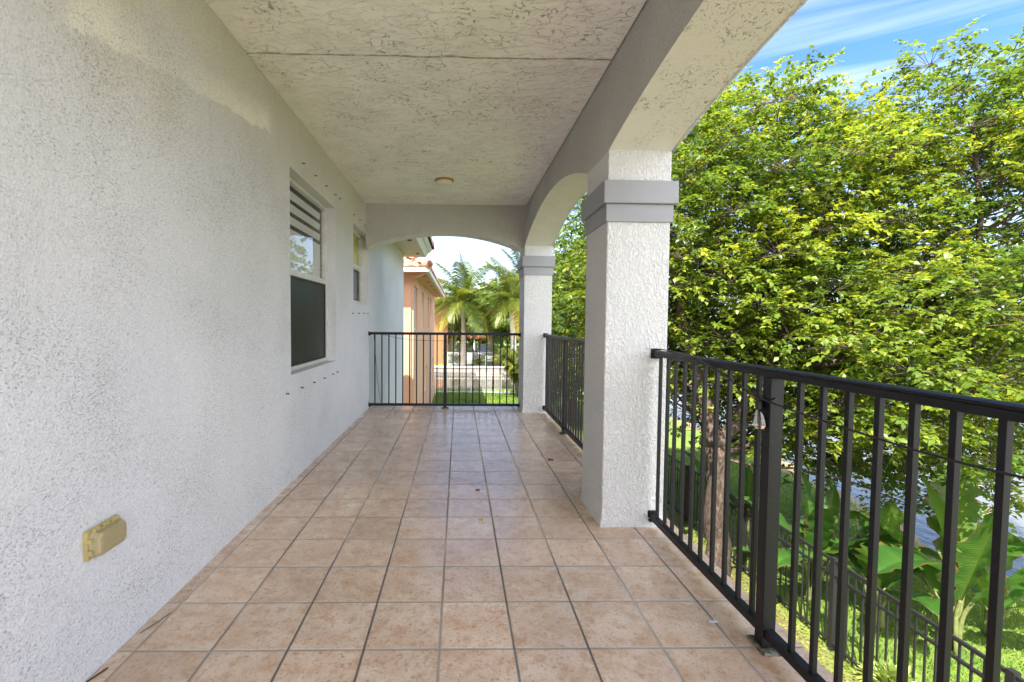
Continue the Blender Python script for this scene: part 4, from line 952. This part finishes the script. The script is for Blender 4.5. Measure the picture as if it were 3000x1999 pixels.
def palm(name, base, crown, lean, nf, flen, label, trunk_r, seed, mat='palm_trunk', old=2, wind=(-0.35, 0, 0), group='palms by the canal', up=0.2):
    r_ = random.Random(seed); root = thing(name, base, label, 'palm', group)
    b, c = Vector(base), Vector(crown)
    pts = cat([b, b * .66 + c * .34 + Vector(lean), b * .3 + c * .7 + Vector(lean) * .6, c], 6); n = len(pts)
    MB().tube(pts, [trunk_r * (1.25 - 0.5 * min(1, i / (n - 1) * 1.2)) for i in range(n)], 12).build('trunk', mat, root, smooth=True)
    for k in range(nf):
        az = 2 * math.pi * (k * 0.382) + r_.uniform(-.2, .2)
        age = k / (nf - 1)                      # 0 young and upright, 1 old and hanging
        el = R(80 - 100 * age + r_.uniform(-8, 8)) + up * 0.0
        is_old = k >= nf - old
        d = Vector((math.cos(az) * math.cos(el), math.sin(az) * math.cos(el), math.sin(el)))
        L_ = flen * (0.75 + 0.35 * r_.random()); m_ = 26; p = c.copy(); rach = [p.copy()]; dd = d.copy()
        for i in range(m_):
            dd = (dd + Vector((wind[0] * .05, wind[1] * .05, -0.022 - 0.05 * age))).normalized(); p = p + dd * (L_ / m_); rach.append(p.copy())
        mb = MB(); mb.tube(rach, [0.028 * (1 - .85 * i / m_) + .004 for i in range(m_ + 1)], 4)
        nl = 0
        for i in range(2, m_ + 1):
            for half in (0, 0.5):
                q = rach[i] if half == 0 else (rach[i] + rach[i - 1]) / 2
                ax = (rach[i] - rach[i - 1]).normalized(); sd = ax.cross(Vector((0, 0, 1)));
                if sd.length < .1: sd = ax.cross(Vector((1, 0, 0)))
                sd.normalize(); upn = sd.cross(ax).normalized()
                t_ = i / m_; ll = flen * 0.30 * math.sin(math.pi * min(1, 0.12 + t_ * .86)) ** 0.7 * r_.uniform(.8, 1.1)
                for s_ in (-1, 1):
                    dr = (sd * s_ * 0.8 + ax * 0.55 + upn * 0.2 + Vector(wind) * 0.5 + Vector((r_.uniform(-.1, .1),) * 3)).normalized()
                    w_ = ax * 0.026 * flen / 3
                    m1 = q + dr * ll * .5; e1 = q + dr * ll + Vector((0, 0, -0.42 * ll)) + Vector(wind) * .15 * ll
                    mb.add([q - w_ * .6, q + w_ * .6, m1 + w_, m1 - w_, e1], [(0, 1, 2, 3), (3, 2, 4)])
        o = mb.build('frond', 'old_palm_leaf' if is_old else 'palm_leaf', root)
        at = o.data.attributes.new('tint', 'FLOAT', 'POINT'); base_t = min(1, max(0, 0.25 + 0.45 * r_.random()))
        at.data.foreach_set('value', [min(1, max(0, base_t + r_.uniform(-.15, .15))) for _ in range(len(o.data.vertices))])
        if is_old: o['label'] = 'yellowed hanging frond'
    return root
palm('coconut_palm', (0.40, 40.75, GZ), (0.33, 40.6, 3.15), (0.06, 0, 0), 22, 4.9, 'tall coconut palm on the far bank in the middle of the far arch', 0.20, 3, old=2)
palm('coconut_palm', (5.0, 38.0 + 3.0, GZ), (4.7, 40.7, 3.0), (0.15, 0, 0), 19, 4.4, 'pale trunked palm left of the far column with long fronds', 0.26, 8, mat='pale_palm_trunk', old=3, wind=(-0.5, 0, 0))
palm('coconut_palm', (3.5, 44.0, GZ), (3.2, 43.8, 0.6), (-0.15, 0, 0), 15, 3.2, 'shorter bushy palm between the two taller palms', 0.16, 13, old=1)
palm('coconut_palm', (-0.35, 44.2, GZ), (-0.15, 44.2, 0.2), (-0.2, 0, 0), 9, 2.0, 'small leaning palm with yellow fronds beside the canal house', 0.12, 17, old=4)
palm('coconut_palm', (6.3, 42.6, GZ), (6.1, 42.6, 4.6), (0.1, 0, 0), 18, 4.2, 'tallest palm, its crown half hidden behind the far column', 0.22, 23, old=1, wind=(-0.45, 0, 0))
# areca clump at the near white fence
def clump(name, base, nst, hgt, spread, label, mat, seed, cat_='plant', nfr=7, fl=1.2, lw=0.022):
    r_ = random.Random(seed); root = thing(name, base, label, cat_)
    b = Vector(base); st = MB(); LV = []
    for k in range(nst):
        a = r_.uniform(0, 6.28); q = b + Vector((math.cos(a), math.sin(a), 0)) * r_.uniform(0, spread * .3)
        tip = q + Vector((math.cos(a) * spread * r_.uniform(.2, .9), math.sin(a) * spread * r_.uniform(.2, .9), hgt * r_.uniform(.6, 1)))
        pts = cat([q, q * .5 + tip * .5 + Vector((0, 0, .15 * hgt)), tip + Vector((math.cos(a) * .2, math.sin(a) * .2, -.1 * hgt))], 7)
        st.tube(pts, [0.02 * (1 - .8 * i / (len(pts) - 1)) + .003 for i in range(len(pts))], 5)
        for i in range(4, len(pts) - 1):
            ax = (pts[i + 1] - pts[i]).normalized(); sd = ax.cross(Vector((0, 0, 1))); sd = sd.normalized() if sd.length > .05 else Vector((1, 0, 0))
            for h in range(4):
                p = pts[i] + (pts[i + 1] - pts[i]) * (h / 4)
                for s_ in (-1, 1):
                    LV.append((p, sd * s_ * .9 + ax * .6 + Vector((r_.uniform(-.2, .2), r_.uniform(-.2, .2), -.35)), Vector((0, 0, 1)) + Vector((r_.uniform(-.5, .5), r_.uniform(-.5, .5), 0)), fl * .38 * r_.uniform(.7, 1.1), r_.random()))
    st.build('stems', 'plant_stem', root, smooth=True)
    C = np.array([l[0] for l in LV]); D_ = np.array([l[1] for l in LV]); N_ = np.array([l[2] for l in LV]); L_ = np.array([l[3] for l in LV]); T_ = np.array([l[4] for l in LV])
    leaves('foliage', C, D_, N_, L_, L_ * 0.055, .25 + .6 * T_, mat, root, fold=.2, droop=.3)
    return root
clump('areca_clump', (3.55, 24.3, GZ), 46, 3.0, 1.3, 'bright yellow-green areca clump at the right end of the near white fence', 'palm_leaf', 4, 'palm', fl=1.5)
clump('shore_bush', (4.3, 39.6 + 1.4, GZ), 40, 2.2, 1.4, 'dark leafy bush on the far bank below the pale trunked palm', 'far_leaf', 6, 'bush', fl=1.0)
clump('shore_bush', (1.75, 43.3, GZ), 30, 1.5, 1.0, 'dark bush behind the white panel of the far fence', 'far_leaf', 16, 'bush', fl=.9)
clump('shore_bush', (-0.35, 42.9, GZ), 24, 1.2, 0.7, 'dark bush at the foot of the beige bay behind the far fence', 'far_leaf', 18, 'bush', fl=.9)
clump('shore_bush', (5.6, 43.2, GZ), 34, 2.0, 1.2, 'tall dark bush behind the right part of the far fence', 'far_leaf', 19, 'bush', fl=1.0)
clump('shore_bush', (1.9, 41.5, GZ), 16, 0.7, 0.5, 'small yellow-green bush in front of the far white fence', 'palm_leaf', 7, 'bush', fl=.6)

# ---------------------------------------------------------------- plants below the balcony
def paddle(mb, attr_t, attr_a, base, d0, length, width, bend, r_, tint):
    """one big paddle leaf: stalk then blade with a folded midrib and torn, wavy edge"""
    n = 16; d = d0.normalized(); p = base.copy(); mid = [p.copy()]; dirs = [d.copy()]
    for i in range(n):
        d = (d + Vector((0, 0, -bend / n)) + Vector((-0.012, 0, 0))).normalized(); p = p + d * (length / n); mid.append(p.copy()); dirs.append(d.copy())
    b = len(mb.v); tear = {i: r_.random() < 0.26 for i in range(n + 1)}
    for side in (-1, 1):
        rowa = []
        for i in range(n + 1):
            t_ = i / n; w = width * 0.5 * (math.sin(math.pi * min(1, max(0.0, t_ * .97 + .02))) ** 0.62)
            sd = dirs[i].cross(Vector((0, 0, 1))); sd = sd.normalized() if sd.length > .05 else Vector((1, 0, 0))
            upn = sd.cross(dirs[i]).normalized()
            wav = 0.10 * math.sin(i * 1.9 + side) + r_.uniform(-.05, .05)
            if tear[i]: w *= 0.58
            e = mid[i] + sd * side * w * 0.93 + upn * (w * (0.30 + wav)) - dirs[i] * (-0.06 * length * (1 - t_)) * 0
            h = mid[i] + sd * side * w * 0.5 + upn * (w * (0.24 + wav * .3))
            rowa.append((mid[i], h, e))
        vs = [v for r3 in rowa for v in r3]
        mb.add(vs, [f for i in range(n) for f in ((i * 3, i * 3 + 1, i * 3 + 4, i * 3 + 3), (i * 3 + 1, i * 3 + 2, i * 3 + 5, i * 3 + 4))])
        for i in range(n + 1):
            for k in range(3): attr_t.append(min(1, max(0, tint + r_.uniform(-.06, .06) + (0.25 if k == 0 else 0)))); attr_a.append(i / n * length + (0.05 * k))
    return mid
def banana(name, base, nl, hgt, blade, width, label, seed, group='paddle leaved plants along the garden fence', flower=False):
    r_ = random.Random(seed); root = thing(name, base, label, 'plant', group); b = Vector(base)
    for k in range(nl):
        az = k * 2.4 + r_.uniform(-.4, .4) + seed; out = 0.15 + 0.85 * (k / max(1, nl - 1))
        stalk_top = b + Vector((math.cos(az) * .35 * out * hgt * .6, math.sin(az) * .35 * out * hgt * .6, hgt * r_.uniform(.45, .8)))
        stp = cat([b + Vector((math.cos(az), math.sin(az), 0)) * .06, b * .5 + stalk_top * .5 + Vector((0, 0, .08 * hgt)), stalk_top], 5)
        mb = MB(); tt, aa = [], []
        d0 = Vector((math.cos(az) * out, math.sin(az) * out, 1.05 - .35 * out))
        paddle(mb, tt, aa, stalk_top, d0, blade * r_.uniform(.75, 1.1), width * r_.uniform(.8, 1.1), 1.5 * out * r_.uniform(.7, 1.3), r_, r_.uniform(.15, .75))
        o = mb.build('leaf', 'banana_leaf', root, smooth=True)
        for nm, vals in (('tint', tt), ('along', aa), ('edge', [(0.0, 0.35, 1.0)[q % 3] for q in range(len(tt))])):
            at = o.data.attributes.new(nm, 'FLOAT', 'POINT'); at.data.foreach_set('value', vals)
        MB().tube(stp, [0.03 - .012 * i / (len(stp) - 1) for i in range(len(stp))], 6).build('stalk', 'plant_stem', o, smooth=True)
    if flower:
        fp = b + Vector((0.1, -0.1, hgt * .8)); MB().prism([(fp.x - .09, fp.z), (fp.x - .02, fp.z + .03), (fp.x + .02, fp.z + .20), (fp.x + .05, fp.z + .03), (fp.x + .12, fp.z + .10), (fp.x + .06, fp.z - .02)], 'y', fp.y - .012, fp.y + .012).build('flower', 'flower_yellow', root)
    return root
banana('paddle_plant', (6.35, 5.45, GZ), 9, 1.35, 1.55, 0.62, 'large broad-leaved plant at the right, nearest the water', 2)
banana('paddle_plant', (5.85, 5.95, GZ), 8, 1.05, 1.05, 0.42, 'broad-leaved plant behind the garden fence in the middle of the row', 5)
banana('paddle_plant', (5.35, 6.5, GZ), 8, 1.4, 1.1, 0.40, 'tall broad-leaved plant with dark leaves just right of the railing post', 8)
banana('paddle_plant', (5.25, 7.9, GZ), 7, 1.3, 0.8, 0.22, 'narrow-leaved plant with a yellow flower just right of the tree trunk', 11, flower=True)
banana('paddle_plant', (5.45, 9.6, GZ), 7, 1.2, 0.8, 0.22, 'narrow-leaved plant behind the tree trunk, furthest along the fence', 14)
banana('paddle_plant', (7.2, 5.7, GZ), 7, 0.8, 1.1, 0.40, 'broad-leaved plant standing out on the lawn at the right edge', 24)
banana('paddle_plant', (5.05, 6.95, GZ), 5, 0.7, 0.6, 0.16, 'short upright plant with spear-like leaves on the fence line', 27)
# croton in front of the fence
cr_root = thing('croton_bush', (4.62, 4.5, GZ), 'small variegated yellow-green shrub at the foot of the garden fence', 'shrub')
r_ = np.random.default_rng(3); n = 260
d = r_.normal(size=(n, 3)); d[:, 2] = np.abs(d[:, 2]); d = nrm(d)
leaves('foliage', np.array([4.62, 4.5, GZ + .28]) + d * np.array([.22, .22, .24]) * (0.4 + .6 * r_.random((n, 1))), d + np.array([0, 0, -.2]), np.array([0, 0, 1.0]) + r_.normal(size=(n, 3)) * .3, 0.13, 0.033, r_.random(n), 'croton_leaf', cr_root)
st = MB()
for k in range(7): st.tube([(4.62, 4.5, GZ), (4.62 + .12 * math.cos(k), 4.5 + .12 * math.sin(k), GZ + .35)], [.008, .004], 5)
st.build('stems', 'plant_stem', cr_root)

# grass and litter: uncountable ground cover
def blades(name, n, x0, x1, y0, y1, h, w, mat, seed, keep=None, lay=0.0):
    r_ = np.random.default_rng(seed); x = r_.uniform(x0, x1, n); y = r_.uniform(y0, y1, n)
    if keep is not None: k = keep(x, y, r_); x, y = x[k], y[k]
    n = len(x); z = ground_h(x, y); C = np.stack([x, y, z + .005], 1)
    D_ = np.stack([r_.normal(size=n) * .45 - .1, r_.normal(size=n) * .45, np.full(n, 1.0 - lay)], 1); N_ = np.stack([r_.normal(size=n), r_.normal(size=n), np.full(n, .3 + lay * 2)], 1)
    L_ = h * r_.uniform(.6, 1.2, n)
    patch = .5 + .25 * np.sin(x * 1.7 + 1) * np.sin(y * 1.3) + .2 * r_.normal(size=n)
    o = leaves(name, C, D_, N_, L_, w * np.ones(n), np.clip(patch, 0, 1), mat, fold=.1, droop=.35); tag(o, kind='stuff'); return o
o = blades('lawn_grass', 42000, 4.7, 10.2, 2.0, 14.5, .085, .007, 'grass_blade', 1, lambda x, y, r_: (ground_h(x, y) > -3.12 + .11 * r_.normal(size=len(x))) & (x > 4.85 + .15 * r_.normal(size=len(x))))
tag(o, 'bright green mown grass between the garden fence and the shore', 'grass')
o = blades('lawn_grass', 26000, -1.25, 6.6, 15.5, 27.2, .10, .012, 'grass_blade', 2); tag(o, 'sunny mown lawn in front of the near white fence', 'grass')
o = blades('leaf_litter', 26000, 2.0, 4.95, 2.2, 14, .045, .012, 'litter', 3, None, .75); tag(o, 'yellow-green ground cover and fallen brown leaves inside the garden fence', 'ground cover')
# far wood across the lake
r_ = np.random.default_rng(31); n = 14000
x = r_.uniform(60, 330, n); prof = 5 + 2.5 * np.sin(x * .09) + 1.6 * np.sin(x * .31 + 1)
C = np.stack([x, 165 + r_.uniform(-6, 10, n), -2.9 + prof * r_.random(n) ** .7], 1)
x2 = r_.uniform(-120, 170, n); prof2 = 5 + 2.5 * np.sin(x2 * .11) + 1.6 * np.sin(x2 * .37 + 1)
C2 = np.stack([118 + r_.uniform(-6, 10, n), x2, -2.9 + prof2 * r_.random(n) ** .7], 1)
C = np.concatenate([C, C2])
o = leaves('far_wood', C, r_.normal(size=(2 * n, 3)), np.array([0, 0, 1.0]) + r_.normal(size=(2 * n, 3)) * .5, 1.5, 0.6, np.clip(.4 + .2 * r_.normal(size=2 * n), 0, 1), 'far_leaf')
tag(o, 'low green wood along the far shore of the lake', 'wood', kind='stuff')
